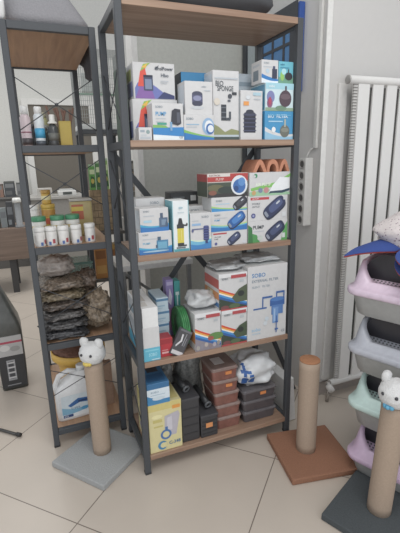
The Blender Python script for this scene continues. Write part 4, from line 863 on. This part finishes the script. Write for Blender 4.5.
for sx in (-.15, .15):
    g = MB()
    for i in range(18): y = -.11 + .22*i/17; g.tube([(sx, y, .035), (sx, y, .50)], .0017, CWm, 4, False)
    for i in range(9): z = .04 + .46*i/8; g.tube([(sx, -.11, z), (sx, .11, z)], .0016, CWm, 4, False)
    g.build('side_grille', cg)
g = MB()
for i in range(14): y = -.11 + .22*i/13; g.tube([(-.15, y, .50), (.15, y, .50)], .0014, CWm, 4, False)
g.build('roof_grille', cg)
MB().tube([(-.13, 0, .24), (.13, 0, .24)], .007, mat('#8fb09a', .5), 8).build('perch', cg)
MB().box((-.09, .03, .26), (.09, .09, .38), mat('#c3c8c5', .5), .004).build('nest_box', cg)
# items on the stand
cs = MB(); cs.box((-.10, 0, 0), (.10, .04, .30), mat('#9a8466', .9, .4, 30, .25), .006)
for i in range(6):
    zz = .05*i; cs.box((-.101, -.0015, zz-.001), (.101, .002, zz+.003), mat('#6b5c4a', .9))
    for j in range(4): xx = -.1 + .05*j + (.025 if i % 2 else 0); cs.box((xx-.0015, -.0016, zz), (xx+.0015, .002, zz+.05), mat('#6b5c4a', .9))
tag(cs.build('brick_panel', None, (.155, 1.60, .8005)), 'tan brick patterned terrarium panel standing on the dark stand', 'panel')
for i, (x, c, lb) in enumerate([(.085, '#5f9d48', 'bright green packet at the left above the brick panel'), (.132, '#4a7f40', 'darker green packet in the middle above the brick panel'), (.180, '#86ac62', 'pale green packet at the right above the brick panel')]):
    carton('green_packet', lb, x-.021, x+.021, 1.60, .025, 1.101, 1.28+.02*i, body=c, front=[('r', .1, .62, .9, .80, '#c9d6a8'), ('p', [(.1, .1), (.9, .1), (.8, .5), (.3, .55)], '#2f5a34'), ('e', .5, .35, .28, .10, '#c2b04a'), ('r', 0, .93, 1, 1, '#a8bfa0')], cat='packet', group='green packets above the brick panel')
for i, (x, c, lb) in enumerate([(.09, '#b77c3a', 'orange carton at the left on the lower board of the stand'), (.19, '#a9843c', 'mustard carton at the right on the lower board of the stand')]):
    carton('feed_carton', lb, x-.045, x+.045, 1.55, .10, .45, .70, body=c, front=[('r', .1, .6, .9, .85, '#8c5a2c'), ('r', .1, .15, .9, .4, '#c7974e')], group='cartons on the stand')
# stacked packs on a plinth right of the stand
pl = thing('plinth', 'grey plinth table beyond the wide rack left post', 'plinth', (.405, 1.86, 0))
MB().box((-.085, -.10, 0), (.085, .10, .86), mat('#8b8a86', .6), .003).build('body', pl)
for i, (h, c, lb) in enumerate([(.20, '#7b7772', 'grey pack at the bottom of the pack pile on the plinth'), (.10, '#a3a09a', 'pale pack in the middle of the pack pile on the plinth'), (.14, '#5b5853', 'dark pack on top of the pack pile on the plinth')]):
    z = .86 + [0, .20, .30][i]
    carton('stock_pack', lb, .335, .475, 1.79, .14, z, z+h, body=c, front=[('r', .1, .55, .8, .85, '#97938c'), ('r', .15, .1, .9, .4, '#8a7a6a')], group='packs piled on the plinth')
clo = MB(); CL = mat('#47464b', .95, .2, 120, .1)
rg = []
for k in range(9):                     # folded over the board edge, then hanging beside the post
    t_ = k/8; rg.append((t_, [( -.13 + .16*min(1, t_*2.2), 1.806), (.004, 1.80 - .16*max(0, t_-.45)/.55)][0 if t_ < .45 else 1]))
P0_ = []
for (x, z) in ((-.20, 1.806), (-.12, 1.808), (-.05, 1.810), (-.012, 1.808), (.004, 1.79), (.010, 1.74), (.012, 1.69)):
    row = []
    for q in range(13):
        y = .62 + .38*q/12; d = .006*math.sin(q*1.7 + x*20)
        drop = (1.79 - z) * (.45 + .55*math.sin(PI*min(1, q/12*1.05))) if z < 1.79 else 0
        row.append((x + (d if x > 0 else 0) + (.006 if x > 0 else 0), y, (1.79 - drop) if z < 1.79 else z + abs(d)*.4))
    P0_.append(row)
clo.rings(P0_, CL, closed=False, cap0=False, cap1=False)
co_ = clo.build('dark_cloth'); md = co_.modifiers.new('thick', 'SOLIDIFY'); md.thickness = .005; md.offset = 1
tag(co_, 'dark cloth draped over the back right edge of the narrow rack top', 'cloth')

# ------------------------------------------------------------------ light
w = bpy.data.worlds.new('world'); S.world = w; w.use_nodes = True
bg = w.node_tree.nodes['Background']; bg.inputs['Color'].default_value = (.93, .96, 1.0, 1); bg.inputs['Strength'].default_value = .78
def area(name, loc, tgt, sx, sy, e, c):
    l = bpy.data.lights.new(name, 'AREA'); l.shape = 'RECTANGLE'; l.size = sx; l.size_y = sy; l.energy = e; l.color = c
    o = bpy.data.objects.new(name, l); COL.objects.link(o); o.location = loc
    o.rotation_euler = (Vector(tgt) - Vector(loc)).to_track_quat('-Z', 'Y').to_euler(); return o
area('overhead_fill', (.2, -1.2, 2.9), (.2, -1.2, 0), 1.2, 1.2, 24, (1, .97, .93))  # added fill from above, source unseen
area('overhead_fill_far', (-.4, 2.8, 2.9), (-.4, 2.8, 0), 1.2, 1.2, 34, (1, .97, .93))  # second added fill, over the far room, source unseen
area('front_fill', (-.8, -3.9, 1.5), (.2, .5, .9), 3.2, 2.4, 36, (.95, .97, 1))  # unseen fill added behind the camera to brighten the fronts
vs = S.view_settings; vs.view_transform = 'Standard'; vs.look = 'None'; vs.exposure = 0; vs.gamma = 1
